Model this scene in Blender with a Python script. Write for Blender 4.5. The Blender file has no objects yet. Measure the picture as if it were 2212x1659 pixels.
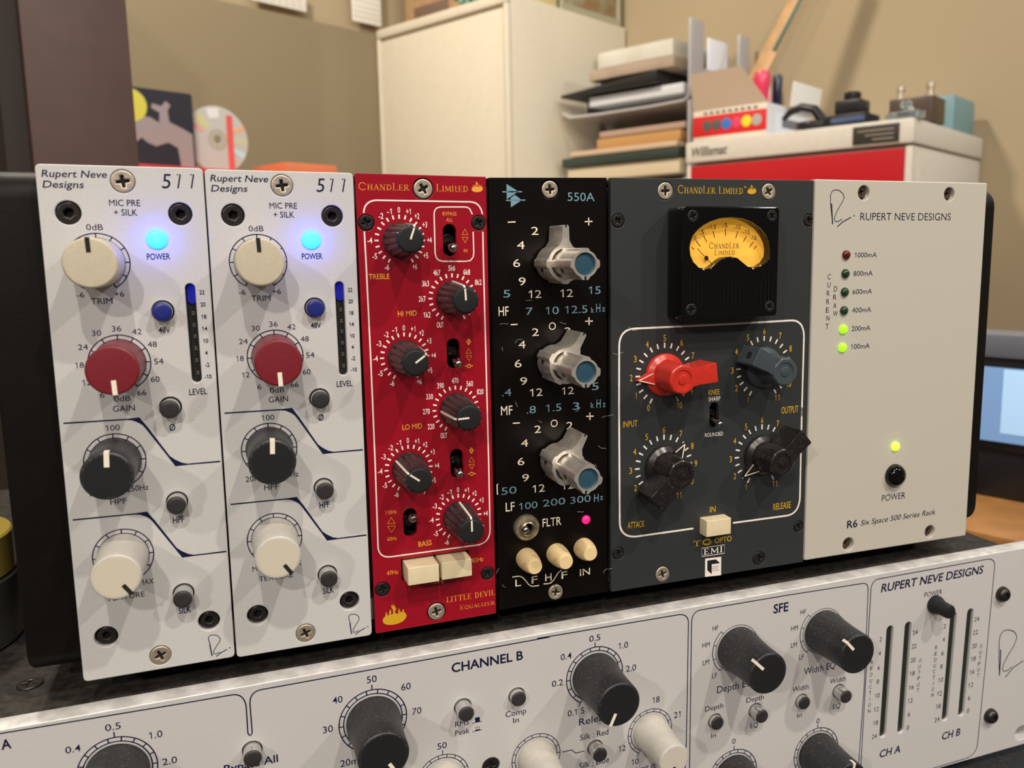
import bpy, bmesh, math, random
import numpy as np
from mathutils import Vector, Matrix
random.seed(7)
PI = math.pi
S = 0.001                      # all dimensions below are millimetres; one scene unit is a metre
ZTOP = 0.98                    # height above the floor of the top edge of the modules
# ---------------------------------------------------------------- camera
scene = bpy.context.scene
COL = scene.collection
F = 1823.2942; CX, CY = 1184.893, 814.178      # focal length and optical centre, photo 2212x1659
def rodr(w):
    w = np.array(w, float); t = np.linalg.norm(w); k = w / t
    K = np.array([[0, -k[2], k[1]], [k[2], 0, -k[0]], [-k[1], k[0], 0]])
    return np.eye(3) + math.sin(t) * K + (1 - math.cos(t)) * K @ K
R = rodr((0.142582457, -0.360461866, -0.038921558)); T = np.array((-124.295359, -51.123322, 203.439329)); CAM = -R.T @ T
# (u, v, z): u to the right along the front panels, v down, z away from the viewer
def W3(p):                     # (u,v,z) mm -> world metres
    return Vector((p[0] * S, p[2] * S, ZTOP - p[1] * S))
def D3(d):
    return Vector((d[0], d[2], -d[1]))
cam_d = bpy.data.cameras.new('camera'); cam = bpy.data.objects.new('camera', cam_d); COL.objects.link(cam)
r0, r1, r2 = [D3(R[i]) for i in range(3)]
M = Matrix((r0, -r1, -r2)).transposed().to_4x4(); M.translation = W3(CAM)
cam.matrix_world = M
cam_d.sensor_width = 36; cam_d.sensor_fit = 'HORIZONTAL'; cam_d.lens = F / 2212 * 36
cam_d.shift_x = -(CX - 1106) / 2212; cam_d.shift_y = (CY - 829.5) / 2212
cam_d.clip_start = 0.01; cam_d.clip_end = 50
cam_d.dof.use_dof = True; cam_d.dof.focus_distance = 0.262; cam_d.dof.aperture_fstop = 5.2 * 3.6
APERTURE_MM = 1.5
cam_d.dof.aperture_fstop = cam_d.lens / APERTURE_MM
scene.camera = cam
# ---------------------------------------------------------------- world, light, exposure
world = bpy.data.worlds.new('room_light'); scene.world = world; world.use_nodes = True
wb = world.node_tree.nodes['Background']; wb.inputs[0].default_value = (1.0, 0.95, 0.89, 1); wb.inputs[1].default_value = 0.11
def lamp(name, uvz, size, watts, col, target=(150, 90, 0)):
    l = bpy.data.lights.new(name, 'AREA'); l.shape = 'DISK'; l.size = size; l.energy = watts; l.color = col
    o = bpy.data.objects.new(name, l); COL.objects.link(o); o.location = W3(uvz)
    o.rotation_euler = (W3(target) - W3(uvz)).to_track_quat('-Z', 'Y').to_euler(); return o
WARM = (1.0, 0.895, 0.775)
lamp('ceiling_or_fill_lamp', (620, -1400, -1000), 0.045, 14, WARM)
lamp('ceiling_or_fill_lamp', (-90, -1400, -1150), 0.045, 14, WARM)
lamp('ceiling_or_fill_lamp', (-2100, -1400, -2200), 0.09, 26, WARM)
lamp('ceiling_or_fill_lamp', (-700, -1400, -2400), 0.08, 25, WARM)
lamp('ceiling_or_fill_lamp', (1750, -1400, -1500), 0.08, 17, WARM)
lamp('ceiling_or_fill_lamp', (-250, -1400, 850), 0.2, 26, WARM, (500, 0, 1400))  # added unseen fill lamp, brightens the cabinet front and the shelf
win = lamp('window_light', (1500, -1150, 350), 0.8, 8, (0.62, 0.80, 1.0), (200, 120, 0))
vs = scene.view_settings; vs.view_transform = 'Standard'; vs.look = 'None'; vs.exposure = -0.08; vs.gamma = 1.0; vs.use_curve_mapping = False

# ---------------------------------------------------------------- picture <-> scene geometry
def project(p):
    c = R @ np.array(p, float) + T
    return np.array([F * c[0] / c[2] + CX, F * c[1] / c[2] + CY])
def ray(px, py):
    return np.array([(px - CX) / F, (py - CY) / F, 1.0]) @ R
def at(px, py, depth):         # point at a given distance in front of the lens
    return CAM + ray(px, py) * depth
class Plane:
    def __init__(s, O, A, B):
        s.O = np.array(O, float); s.A = np.array(A, float); s.B = np.array(B, float); s.N = -np.cross(s.A, s.B)
    def uv(s, px, py, h=0.0):
        d = ray(px, py); O = s.O + s.N * h
        X = CAM + d * (((O - CAM) @ s.N) / (d @ s.N)) - O
        return np.array([X @ s.A, X @ s.B])
    def p(s, u, v, h=0.0):
        return s.O + s.A * u + s.B * v + s.N * h
    def height(s, base, cap):  # how far a cap over the point base stands proud
        best = min((np.hypot(*(project(s.p(base[0], base[1], k * 0.1)) - np.array(cap))), k * 0.1) for k in range(0, 320))
        return best[1]
def crop(ox, oy, sc):
    return lambda a, b: (ox + a / sc, oy + b / sc)

# ---------------------------------------------------------------- materials
MATS = {}
def mat(name, col, rough=0.5, metal=0.0, grain=0.0, bump=0.0, scale=400.0, emit=None, es=0.0, coat=0.0, col2=None, trans=0.0, spec=0.5, detail=4.0, lo=0.4, hi=0.62):
    if name in MATS: return MATS[name]
    m = bpy.data.materials.new(name); m.use_nodes = True; nt = m.node_tree; b = nt.nodes['Principled BSDF']
    b.inputs['Base Color'].default_value = (*col, 1); b.inputs['Roughness'].default_value = rough; b.inputs['Metallic'].default_value = metal
    b.inputs['Specular IOR Level'].default_value = spec
    b.inputs['Coat Weight'].default_value = coat; b.inputs['Coat Roughness'].default_value = 0.08
    b.inputs['Transmission Weight'].default_value = trans
    if emit: b.inputs['Emission Color'].default_value = (*emit, 1); b.inputs['Emission Strength'].default_value = es
    tc = nt.nodes.new('ShaderNodeTexCoord'); n = nt.nodes.new('ShaderNodeTexNoise')
    n.inputs['Scale'].default_value = scale; n.inputs['Detail'].default_value = detail
    nt.links.new(tc.outputs['Object'], n.inputs['Vector'])
    if grain or col2:
        r = nt.nodes.new('ShaderNodeValToRGB'); r.color_ramp.elements[0].position = lo; r.color_ramp.elements[1].position = hi
        c2 = col2 if col2 else tuple(c * (1 - grain) for c in col)
        r.color_ramp.elements[0].color = (*c2, 1); r.color_ramp.elements[1].color = (*col, 1)
        nt.links.new(n.outputs['Fac'], r.inputs['Fac']); nt.links.new(r.outputs['Color'], b.inputs['Base Color'])
    if bump:
        bp = nt.nodes.new('ShaderNodeBump'); bp.inputs['Strength'].default_value = bump; bp.inputs['Distance'].default_value = 0.0001
        nt.links.new(n.outputs['Fac'], bp.inputs['Height']); nt.links.new(bp.outputs['Normal'], b.inputs['Normal'])
    MATS[name] = m; return m
M_WHITE = mat('light_grey_enamel', (0.575, 0.575, 0.575), 0.42, grain=0.04, bump=0.12, scale=1500)
M_NAVY = mat('navy_ink', (0.007, 0.009, 0.045), 0.5, spec=0.2)
M_RED = mat('red_enamel', (0.31, 0.003, 0.015), 0.30, grain=0.06, scale=900)
M_BLACKP = mat('black_enamel', (0.0035, 0.0022, 0.0016), 0.34, grain=0.2, scale=700, spec=0.22)
M_GREYP = mat('slate_enamel', (0.027, 0.031, 0.033), 0.42, grain=0.06, bump=0.1, scale=1500)
M_R6 = mat('warm_grey_enamel', (0.52, 0.50, 0.44), 0.45, grain=0.05, bump=0.12, scale=1500)
M_PORT = mat('grey_anodised', (0.575, 0.565, 0.565), 0.40, grain=0.05, bump=0.12, scale=1800)
M_EDGE = mat('dusty_edge_painted_sheen', (0.86, 0.85, 0.84), 0.25, metal=0.15, col2=(0.62, 0.61, 0.60), scale=160, detail=8)
M_GOLD = mat('gold_ink', (0.80, 0.36, 0.035), 0.5)
M_GOLD2 = mat('yellow_gold_ink', (0.62, 0.36, 0.012), 0.5)
M_CREAM = mat('cream_ink', (0.85, 0.76, 0.62), 0.5)
M_INKW = mat('white_ink', (0.85, 0.78, 0.72), 0.5)
M_BLUEINK = mat('grey_blue_ink', (0.16, 0.31, 0.40), 0.5)
M_INKB = mat('black_ink', (0.008, 0.008, 0.010), 0.5)
M_SCREW = mat('nickel_screw', (0.60, 0.52, 0.42), 0.42, metal=0.75, grain=0.15, scale=500)
M_DARKM = mat('black_oxide_steel', (0.055, 0.048, 0.045), 0.33, metal=0.7, grain=0.2, scale=900)
M_BLKSCREW = mat('black_screw', (0.03, 0.028, 0.027), 0.35, metal=0.5, grain=0.2, scale=900)
M_VOID = mat('dark_recess', (0.004, 0.004, 0.004), 0.8)
M_KCREAM = mat('cream_knob', (0.56, 0.50, 0.385), 0.42, grain=0.05, bump=0.1, scale=900)
M_KRED = mat('maroon_knob', (0.19, 0.012, 0.022), 0.42, grain=0.08, bump=0.1, scale=900)
M_KBLK = mat('charcoal_knob', (0.018, 0.019, 0.022), 0.42, col2=(0.085, 0.082, 0.078), scale=1300, detail=6, lo=0.28, hi=0.42)
M_KWHT = mat('grey_white_knob', (0.56, 0.54, 0.49), 0.42, grain=0.06, scale=500)
M_KCAP = mat('charcoal_cap', (0.014, 0.0145, 0.016), 0.5, spec=0.3)
M_KFLU = mat('fluted_black_plastic', (0.016, 0.014, 0.016), 0.34, col2=(0.055, 0.044, 0.046), scale=700, detail=10, lo=0.30, hi=0.5)
M_LINE = mat('ivory_pointer', (0.86, 0.78, 0.66), 0.45)
M_CHROME = mat('clear_chrome_sleeve', (0.62, 0.62, 0.62), 0.16, metal=0.9)
M_BTN = mat('dark_button_face', (0.030, 0.028, 0.030), 0.45)
M_BTNBLUE = mat('blue_button_face', (0.012, 0.018, 0.13), 0.35, emit=(0.02, 0.04, 0.6), es=0.08)
M_ALU = mat('worn_aluminium', (0.84, 0.79, 0.71), 0.32, metal=0.75, grain=0.18, bump=0.1, scale=260, detail=8)
M_BLUECAP = mat('steel_blue_disc', (0.020, 0.068, 0.110), 0.4)
M_IVORY = mat('ivory_plastic', (0.76, 0.66, 0.44), 0.36, grain=0.06, scale=260, detail=8)
M_IVORY2 = mat('yellowed_plastic', (0.78, 0.60, 0.32), 0.42, col2=(0.50, 0.38, 0.22), scale=420, detail=10, lo=0.30, hi=0.48)
M_KR = mat('bright_red_plastic', (0.56, 0.030, 0.018), 0.30, grain=0.1, scale=500)
M_KG = mat('blue_grey_plastic', (0.050, 0.068, 0.078), 0.34, grain=0.1, scale=500)
M_KK = mat('dusty_black_plastic', (0.012, 0.010, 0.010), 0.28, col2=(0.05, 0.045, 0.04), scale=1300, detail=8, lo=0.28, hi=0.42)
M_GLOSS = mat('gloss_black', (0.002, 0.002, 0.002), 0.09, coat=0.2, spec=0.35)
M_CASE = mat('black_textured_case', (0.0045, 0.0034, 0.003), 0.5, bump=0.3, scale=900, grain=0.2, spec=0.16)
M_DUST = mat('dusty_black_steel', (0.032, 0.027, 0.021), 0.8, col2=(0.008, 0.007, 0.006), scale=330, detail=10, bump=0.4)

# ---------------------------------------------------------------- mesh tools (all in mm, x right, y up, z out of the panel)
def finish(me, m, smooth=True, ang=32):
    me.transform(Matrix.Scale(S, 4))
    me.materials.clear(); me.materials.append(m)
    if smooth:
        me.polygons.foreach_set('use_smooth', [True] * len(me.polygons)); me.set_sharp_from_angle(angle=math.radians(ang))
    return me
def mesh(name, verts, faces, m, smooth=True, ang=32):
    me = bpy.data.meshes.new(name); me.from_pydata([tuple(map(float, v)) for v in verts], [], faces); me.validate(); me.update()
    return finish(me, m, smooth, ang)
class G:                       # collects simple solids into one mesh
    def __init__(s): s.v = []; s.f = []
    def add(s, v, f):
        n = len(s.v); s.v += [tuple(map(float, a)) for a in v]; s.f += [tuple(n + i for i in q) for q in f]; return s
    def box(s, x0, x1, y0, y1, z0, z1):
        v = [(x, y, z) for z in (z0, z1) for y in (y0, y1) for x in (x0, x1)]
        return s.add(v, [(0, 2, 3, 1), (4, 5, 7, 6), (0, 1, 5, 4), (2, 6, 7, 3), (0, 4, 6, 2), (1, 3, 7, 5)])
    def lathe(s, prof, n=40, c=(0, 0), caps=True, rf=None):
        v = []; f = []
        for r, z in prof:
            for i in range(n):
                a = 2 * PI * i / n; rr = r * (rf(a, z) if rf else 1.0)
                v.append((c[0] + rr * math.sin(a), c[1] + rr * math.cos(a), z))
        for j in range(len(prof) - 1):
            for i in range(n):
                k = (i + 1) % n; f.append((j * n + i, (j + 1) * n + i, (j + 1) * n + k, j * n + k))
        if caps: f.append(tuple(range(n))); f.append(tuple(reversed(range((len(prof) - 1) * n, len(prof) * n))))
        return s.add(v, f)
    def tube(s, pts, r, n=8):
        v = []; f = []; P = [Vector(p) for p in pts]
        for i, p in enumerate(P):
            d = (P[min(i + 1, len(P) - 1)] - P[max(i - 1, 0)]).normalized(); q = d.to_track_quat('Z', 'Y')
            rr = r[i] if isinstance(r, (list, tuple)) else r
            for k in range(n):
                a = 2 * PI * k / n; v.append(tuple(p + q @ Vector((rr * math.cos(a), rr * math.sin(a), 0))))
        for i in range(len(P) - 1):
            for k in range(n):
                l = (k + 1) % n; f.append((i * n + k, i * n + l, (i + 1) * n + l, (i + 1) * n + k))
        f.append(tuple(reversed(range(n)))); f.append(tuple(range((len(P) - 1) * n, len(P) * n)))
        return s.add(v, f)
    def prism(s, pts, z0, z1):
        n = len(pts); v = [(x, y, z0) for x, y in pts] + [(x, y, z1) for x, y in pts]
        f = [tuple(reversed(range(n))), tuple(range(n, 2 * n))] + [(i, (i + 1) % n, n + (i + 1) % n, n + i) for i in range(n)]
        return s.add(v, f)
    def mesh(s, name, m, smooth=True, ang=32): return mesh(name, s.v, s.f, m, smooth, ang)
def bevelled(me, w, seg=2, ang=30):
    bm = bmesh.new(); bm.from_mesh(me); bmesh.ops.recalc_face_normals(bm, faces=bm.faces)
    ed = [e for e in bm.edges if len(e.link_faces) == 2 and e.calc_face_angle(0) > math.radians(ang)]
    bmesh.ops.bevel(bm, geom=ed, offset=w * S, segments=seg, profile=0.6, affect='EDGES', clamp_overlap=True)
    bm.to_mesh(me); bm.free()
    me.polygons.foreach_set('use_smooth', [True] * len(me.polygons)); me.set_sharp_from_angle(angle=math.radians(35)); return me
def circle(c, r, n=36): return [(c[0] + r * math.cos(2 * PI * i / n), c[1] + r * math.sin(2 * PI * i / n)) for i in range(n)]
def rrect(x0, x1, y0, y1, r, n=6):
    o = []
    for cx, cy, a in ((x1 - r, y1 - r, 0), (x0 + r, y1 - r, 90), (x0 + r, y0 + r, 180), (x1 - r, y0 + r, 270)):
        for i in range(n + 1):
            t = math.radians(a + 90 * i / n); o.append((cx + r * math.cos(t), cy + r * math.sin(t)))
    return o
def roundpoly(pts, r, n=5):    # round the corners of a convex outline
    o = []; N = len(pts)
    for i in range(N):
        p = Vector(pts[i]); a = (Vector(pts[i - 1]) - p).normalized(); b = (Vector(pts[(i + 1) % N]) - p).normalized()
        s0 = p + a * r; s1 = p + b * r
        for k in range(n + 1):
            t = k / n; o.append(tuple(s0 * (1 - t) ** 2 + p * 2 * t * (1 - t) + s1 * t * t))
    return o
def slotpts(c0, c1, r, n=10):  # rounded slot between two centres
    a = Vector(c0); b = Vector(c1); d = (b - a).normalized(); t0 = math.atan2(d.y, d.x); o = []
    for i in range(n + 1): t = t0 - PI / 2 + PI * i / n; o.append((b.x + r * math.cos(t), b.y + r * math.sin(t)))
    for i in range(n + 1): t = t0 + PI / 2 + PI * i / n; o.append((a.x + r * math.cos(t), a.y + r * math.sin(t)))
    return o
def from_curve(cu):
    ob = bpy.data.objects.new('tmp', cu); COL.objects.link(ob); dg = bpy.context.evaluated_depsgraph_get()
    me = bpy.data.meshes.new_from_object(ob.evaluated_get(dg)); bpy.data.objects.remove(ob); bpy.data.curves.remove(cu); return me
def plate(name, outer, holes, z0, z1, m, bevel=0.0, smooth=True):
    cu = bpy.data.curves.new('tmp', 'CURVE'); cu.dimensions = '2D'; cu.fill_mode = 'BOTH'
    for k, pts in enumerate([outer] + list(holes)):
        sp = cu.splines.new('POLY'); sp.points.add(len(pts) - 1)
        for i, p in enumerate(pts): sp.points[i].co = (p[0], p[1], 0, 1)
        sp.use_cyclic_u = True
    th = (z1 - z0) / 2; cu.extrude = th - bevel; cu.bevel_depth = bevel; cu.bevel_resolution = 2; cu.offset = -bevel
    me = from_curve(cu); me.transform(Matrix.Translation((0, 0, (z0 + z1) / 2))); me.name = name
    return finish(me, m, smooth, 40)

# ---------------------------------------------------------------- scene objects
def obj(name, me, parent=None, loc=(0, 0, 0), rz=0.0, label=None, rx=0.0):
    o = bpy.data.objects.new(name, me); COL.objects.link(o)
    if parent: o.parent = parent
    o.location = Vector(loc) * S; o.rotation_euler = (rx, 0, rz)
    if label: o['label'] = label
    return o
def tag(o, label, cat, group=None, kind=None):
    o['label'] = label; o['category'] = cat
    if group: o['group'] = group
    if kind: o['kind'] = kind
    return o
class Mod:                     # a module whose front lies in a plane; origin u0, v0
    def __init__(s, name, plane, u0, v0):
        s.pl = plane; s.u0 = u0; s.v0 = v0; s.e = bpy.data.objects.new(name, None); COL.objects.link(s.e); s.e.empty_display_size = 0.01
        m = Matrix((D3(plane.A), -D3(plane.B), D3(plane.N))).transposed().to_4x4(); m.translation = W3(plane.p(u0, v0)); s.e.matrix_world = m
    def L(s, px, h=0.0):
        u, v = s.pl.uv(px[0], px[1], h); return np.array([u - s.u0, s.v0 - v])
    def add(s, name, me, loc=(0, 0, 0), rz=0.0, parent=None, label=None, rx=0.0):
        return obj(name, me, parent or s.e, loc, rz, label, rx)
    def circ(s, pts):
        q = np.array([s.L(p) for p in pts]); A = np.c_[2 * q, np.ones(len(q))]; k = np.linalg.lstsq(A, (q ** 2).sum(1), rcond=None)[0]
        return k[:2], math.sqrt(k[2] + k[:2] @ k[:2])
    def height(s, c, cap): return s.pl.height((c[0] + s.u0, s.v0 - c[1]), cap)

# ---------------------------------------------------------------- printing
def _caph():
    cu = bpy.data.curves.new('tmp', 'FONT'); cu.body = 'H'; me = from_curve(cu); h = max(v.co.y for v in me.vertices); bpy.data.meshes.remove(me); return h
CAPH = _caph()
class Ink:
    def __init__(s, mod, m, h=0.05): s.m = mod; s.mt = m; s.h = h; s.g = G(); s.txt = []
    def rib(s, pts, w, closed=False):
        P = [np.array(p, float) for p in pts]; n = len(P); v = []; f = []
        for i in range(n):
            a = P[i - 1] if (i or closed) else P[i]; b = P[(i + 1) % n] if (i < n - 1 or closed) else P[i]
            d = b - a; d = d / (np.linalg.norm(d) + 1e-12); q = np.array([-d[1], d[0]]) * w / 2
            v += [(*(P[i] + q), s.h), (*(P[i] - q), s.h)]
        for i in range(n if closed else n - 1):
            k = (i + 1) % n; f.append((2 * i + 1, 2 * k + 1, 2 * k, 2 * i))
        s.g.add(v, f)
    def poly(s, pts):
        a = sum(pts[i - 1][0] * pts[i][1] - pts[i][0] * pts[i - 1][1] for i in range(len(pts)))
        if a < 0: pts = list(reversed(pts))
        s.g.add([(*p, s.h) for p in pts], [tuple(range(len(pts)))])
    def shape(s, pts): s.txt.append(('S', pts))
    def arc(s, c, r, a0, a1, w):   # degrees clockwise from up
        n = max(6, int(abs(a1 - a0) / 6)); s.rib([(c[0] + r * math.sin(math.radians(a0 + (a1 - a0) * i / n)), c[1] + r * math.cos(math.radians(a0 + (a1 - a0) * i / n))) for i in range(n + 1)], w)
    def tick(s, c, ra, rb, a, w):
        t = math.radians(a); s.rib([(c[0] + ra * math.sin(t), c[1] + ra * math.cos(t)), (c[0] + rb * math.sin(t), c[1] + rb * math.cos(t))], w)
    def at(s, body, x, y, w, h, bold=0.0, shear=0.0):   # centred text of given size in mm; w None keeps proportions
        s.txt.append((body, x, y, w, h, bold, shear))
    def t(s, C, body, x0, x1, yc, h, bold=0.0, shear=0.0):   # text measured on the photograph
        m = s.m; c = m.L(C((x0 + x1) / 2, yc)); w = abs(m.L(C(x1, yc))[0] - m.L(C(x0, yc))[0]); hh = abs(m.L(C((x0 + x1) / 2, yc - h / 2))[1] - m.L(C((x0 + x1) / 2, yc + h / 2))[1])
        s.at(body, c[0], c[1], w, hh, bold, shear)
    def line(s, C, pts, w, closed=False): s.rib([s.m.L(C(*p)) for p in pts], w, closed)
    def serif(s, C, body, x0, x1, yc, h, big=(), wt=1.0):
        m = s.m; a = m.L(C(x0, yc)); b = m.L(C(x1, yc)); c = m.L(C((x0 + x1) / 2, yc)); W = abs(b[0] - a[0])
        H = abs(m.L(C((x0 + x1) / 2, yc - h / 2))[1] - m.L(C((x0 + x1) / 2, yc + h / 2))[1])
        adv = []; tot = 0
        for i, ch in enumerate(body):
            k = 1.25 if i in big else 1.0; adv.append((tot, k)); tot += (SERW.get(ch, 0.8) * k + 0.16)
        tot -= 0.16; sx = W / tot
        for (x, k), ch in zip(adv, body):
            for st in SER.get(ch, []):
                wd = st[0] * H * wt; s.rib([(c[0] - W / 2 + (x + px * k) * sx, c[1] - H / 2 + py * k * H) for px, py in st[1]], wd)
    def build(s, name, parent, label=None):
        for k in s.txt:
            if k[0] == 'S':
                cu = bpy.data.curves.new('tmp', 'CURVE'); cu.dimensions = '2D'; cu.fill_mode = 'BOTH'
                for pts in (k[1] if isinstance(k[1][0][0], (list, tuple, np.ndarray)) else [k[1]]):
                    sp = cu.splines.new('POLY'); sp.points.add(len(pts) - 1); sp.use_cyclic_u = True
                    for i, p in enumerate(pts): sp.points[i].co = (p[0], p[1], 0, 1)
                me = from_curve(cu); s.g.add([(v.co.x, v.co.y, s.h) for v in me.vertices], [tuple(p.vertices) for p in me.polygons]); bpy.data.meshes.remove(me); continue
            body, x, y, w, h, bo, sh = k; cur = 0; parts = []
            for ch in body:
                co, fs, adv = glyph(ch, bo); 
                if len(co): parts.append((co + np.array([cur, 0]), fs))
                cur += adv
            if not parts: continue
            allc = np.concatenate([p[0] for p in parts]); a, b = (allc[:, 0] + sh * allc[:, 1]).min(), (allc[:, 0] + sh * allc[:, 1]).max()
            sy = h / CAPH; sx = (w / (b - a)) if w else sy
            for co, fs in parts:
                q = np.c_[(co[:, 0] + sh * co[:, 1] - (a + b) / 2) * sx + x, (co[:, 1] - CAPH / 2) * sy + y]
                s.g.add([(p[0], p[1], s.h) for p in q], fs)
        me = bpy.data.meshes.new(name); me.from_pydata(s.g.v, [], s.g.f); me.update()
        o = obj(name, finish(me, s.mt, False), parent, label=label); o['kind'] = 'stuff'; return o
GL = {}
def _raw(body, bo):
    cu = bpy.data.curves.new('tmp', 'FONT'); cu.body = body; cu.offset = bo; cu.resolution_u = 3; return from_curve(cu)
def _wid(body):
    me = _raw(body, 0); x = [v.co.x for v in me.vertices]; bpy.data.meshes.remove(me); return max(x) - min(x)
def glyph(ch, bo):
    bo = 0 if ch == 'M' else min(bo, .02)
    if (ch, bo) in GL: return GL[(ch, bo)]
    if 'HH' not in GL: GL['HH'] = _wid('HH')
    adv = _wid('H' + ch + 'H') - GL['HH'] if ch not in '1' else _wid('H2H') - GL['HH']
    if ch == ' ': r = (np.zeros((0, 2)), [], adv)
    elif ch == '1':
        w = .075 + 2 * bo; c = adv * .56; H = CAPH; co = np.array([(c - w / 2, 0), (c + w / 2, 0), (c + w / 2, H), (c - w / 2, H), (c - .19, H * .80), (c - .19, H * .80 - w * 1.0), (c - w / 2, H - w * 1.5)])
        r = (co, [(0, 1, 2, 3, 6), (3, 4, 5, 6)], adv)
    else:
        me = _raw(ch, bo); co = np.empty(len(me.vertices) * 3); me.vertices.foreach_get('co', co)
        r = (co.reshape(-1, 3)[:, :2].copy(), [tuple(p.vertices) for p in me.polygons], adv); bpy.data.meshes.remove(me)
    GL[(ch, bo)] = r; return r
# serif capitals as strokes: (width, points) in units of the letter height
def _st(x, w=.13, a=0, b=1): return [(w, [(x, a), (x, b)]), (.05, [(x - .15, a + .02), (x + .15, a + .02)]), (.05, [(x - .15, b - .02), (x + .15, b - .02)])]
def _arc(cx, cy, rx, ry, a0, a1, w, n=10): return (w, [(cx + rx * math.cos(math.radians(a0 + (a1 - a0) * i / n)), cy + ry * math.sin(math.radians(a0 + (a1 - a0) * i / n))) for i in range(n + 1)])
SER = {'C': [_arc(.48, .5, .42, .5, 40, 320, .11), (.06, [(.8, .62), (.8, .88)])],
 'H': _st(.15) + _st(.65) + [(.06, [(.15, .5), (.65, .5)])],
 'A': [(.06, [(.05, 0), (.36, 1)]), (.13, [(.36, 1), (.68, 0)]), (.05, [(-.03, .02), (.17, .02)]), (.05, [(.55, .02), (.8, .02)]), (.05, [(.15, .33), (.56, .33)])],
 'N': [(.06, [(.12, 0), (.12, 1)]), (.13, [(.12, 1), (.7, 0)]), (.06, [(.7, 0), (.7, 1)]), (.05, [(-.02, .02), (.26, .02)]), (.05, [(.56, .98), (.84, .98)]), (.05, [(-.02, .98), (.16, .98)])],
 'D': _st(.15) + [_arc(.15, .5, .55, .48, 90, -90, .10)],
 'L': _st(.15) + [(.05, [(.15, .02), (.58, .02)]), (.05, [(.58, .02), (.6, .22)])],
 'E': _st(.15) + [(.05, [(.15, .02), (.56, .02)]), (.05, [(.15, .98), (.54, .98)]), (.05, [(.15, .5), (.42, .5)]), (.05, [(.58, 0), (.58, .22)]), (.05, [(.55, .8), (.55, 1)]), (.05, [(.43, .4), (.43, .6)])],
 'R': _st(.15) + [_arc(.3, .75, .3, .23, 90, -90, .09), (.05, [(.15, .98), (.3, .98)]), (.05, [(.15, .52), (.3, .52)]), (.12, [(.35, .5), (.72, 0)]), (.05, [(.7, .02), (.85, .02)])],
 'I': _st(.15), 'M': [(.06, [(.1, 0), (.1, 1)]), (.12, [(.1, 1), (.45, .15)]), (.06, [(.45, .15), (.8, 1)]), (.12, [(.8, 1), (.8, 0)]), (.05, [(-.02, .02), (.22, .02)]), (.05, [(.66, .02), (.94, .02)])],
 'T': [(.13, [(.35, 0), (.35, 1)]), (.05, [(.2, .02), (.5, .02)]), (.05, [(.0, .97), (.7, .97)]), (.05, [(.0, .8), (.0, 1)]), (.05, [(.7, .8), (.7, 1)])],
 't': [(.11, [(.15, 1.0), (.15, .18), (.22, .05), (.4, .05)]), (.05, [(0, .68), (.38, .68)])],
 'V': [(.13, [(.06, 1), (.36, 0)]), (.06, [(.36, 0), (.66, 1)]), (.05, [(-.06, .98), (.2, .98)]), (.05, [(.54, .98), (.78, .98)])],
 'Q': [_arc(.45, .5, .40, .48, 0, 360, .10, 16), (.09, [(.45, .15), (.85, -.15)])],
 'U': [(.12, [(.15, 1), (.15, .3), (.22, .08), (.4, .0), (.56, .08), (.64, .3)]), (.06, [(.64, .3), (.64, 1)]), (.05, [(.0, .98), (.3, .98)]), (.05, [(.52, .98), (.76, .98)])],
 'Z': [(.05, [(.05, .97), (.6, .97)]), (.12, [(.58, .97), (.06, .03)]), (.05, [(.06, .03), (.62, .03)]), (.05, [(.05, .8), (.05, 1)]), (.05, [(.63, 0), (.63, .22)])],
 'G': [_arc(.48, .5, .42, .5, 40, 330, .16), (.14, [(.82, .05), (.82, .45)]), (.06, [(.6, .45), (.95, .45)])],
 'P': _st(.15) + [_arc(.3, .72, .3, .26, 90, -90, .09), (.05, [(.15, .98), (.3, .98)]), (.05, [(.15, .46), (.3, .46)])]}
SERW = {'C': .9, 'H': .8, 'A': .72, 'N': .82, 'D': .75, 'L': .62, 'E': .62, 'R': .82, 'I': .3, 'M': .9, 'T': .72, 't': .4, 'V': .72, 'Q': .85, 'U': .75, 'Z': .66, 'G': .92, ' ': .35, 'P': .66}
FLAME = [(-.98, .0), (-.9, -.28), (-.6, -.45), (-.2, -.52), (.25, -.5), (.65, -.38), (.92, -.15), (1.0, .08), (.93, .28), (.8, .42), (.76, .72), (.68, .62), (.66, .42), (.6, .38), (.56, .52), (.46, .5), (.44, .66), (.4, .85), (.34, .66), (.3, .5), (.4, .42), (.22, .36), (.1, .42), (.06, .62), (.2, .82), (.1, .98), (.02, 1.2), (-.1, .98), (-.12, 1.28), (-.24, 1.05), (-.12, .8), (-.08, .6), (-.12, .42), (-.24, .36), (-.3, .46), (-.22, .62), (-.34, .86), (-.38, .66), (-.46, .5), (-.4, .4), (-.5, .34), (-.56, .34), (-.6, .52), (-.66, .72), (-.7, .5), (-.74, .32), (-.88, .2)]
def flame(ink, C, x, y, w):
    m = ink.m; c = m.L(C(x, y)); k = abs(m.L(C(x + w / 2, y))[0] - m.L(C(x - w / 2, y))[0]) / 2
    ink.shape([(c[0] + a * k, c[1] + b * k) for a, b in FLAME])
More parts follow.
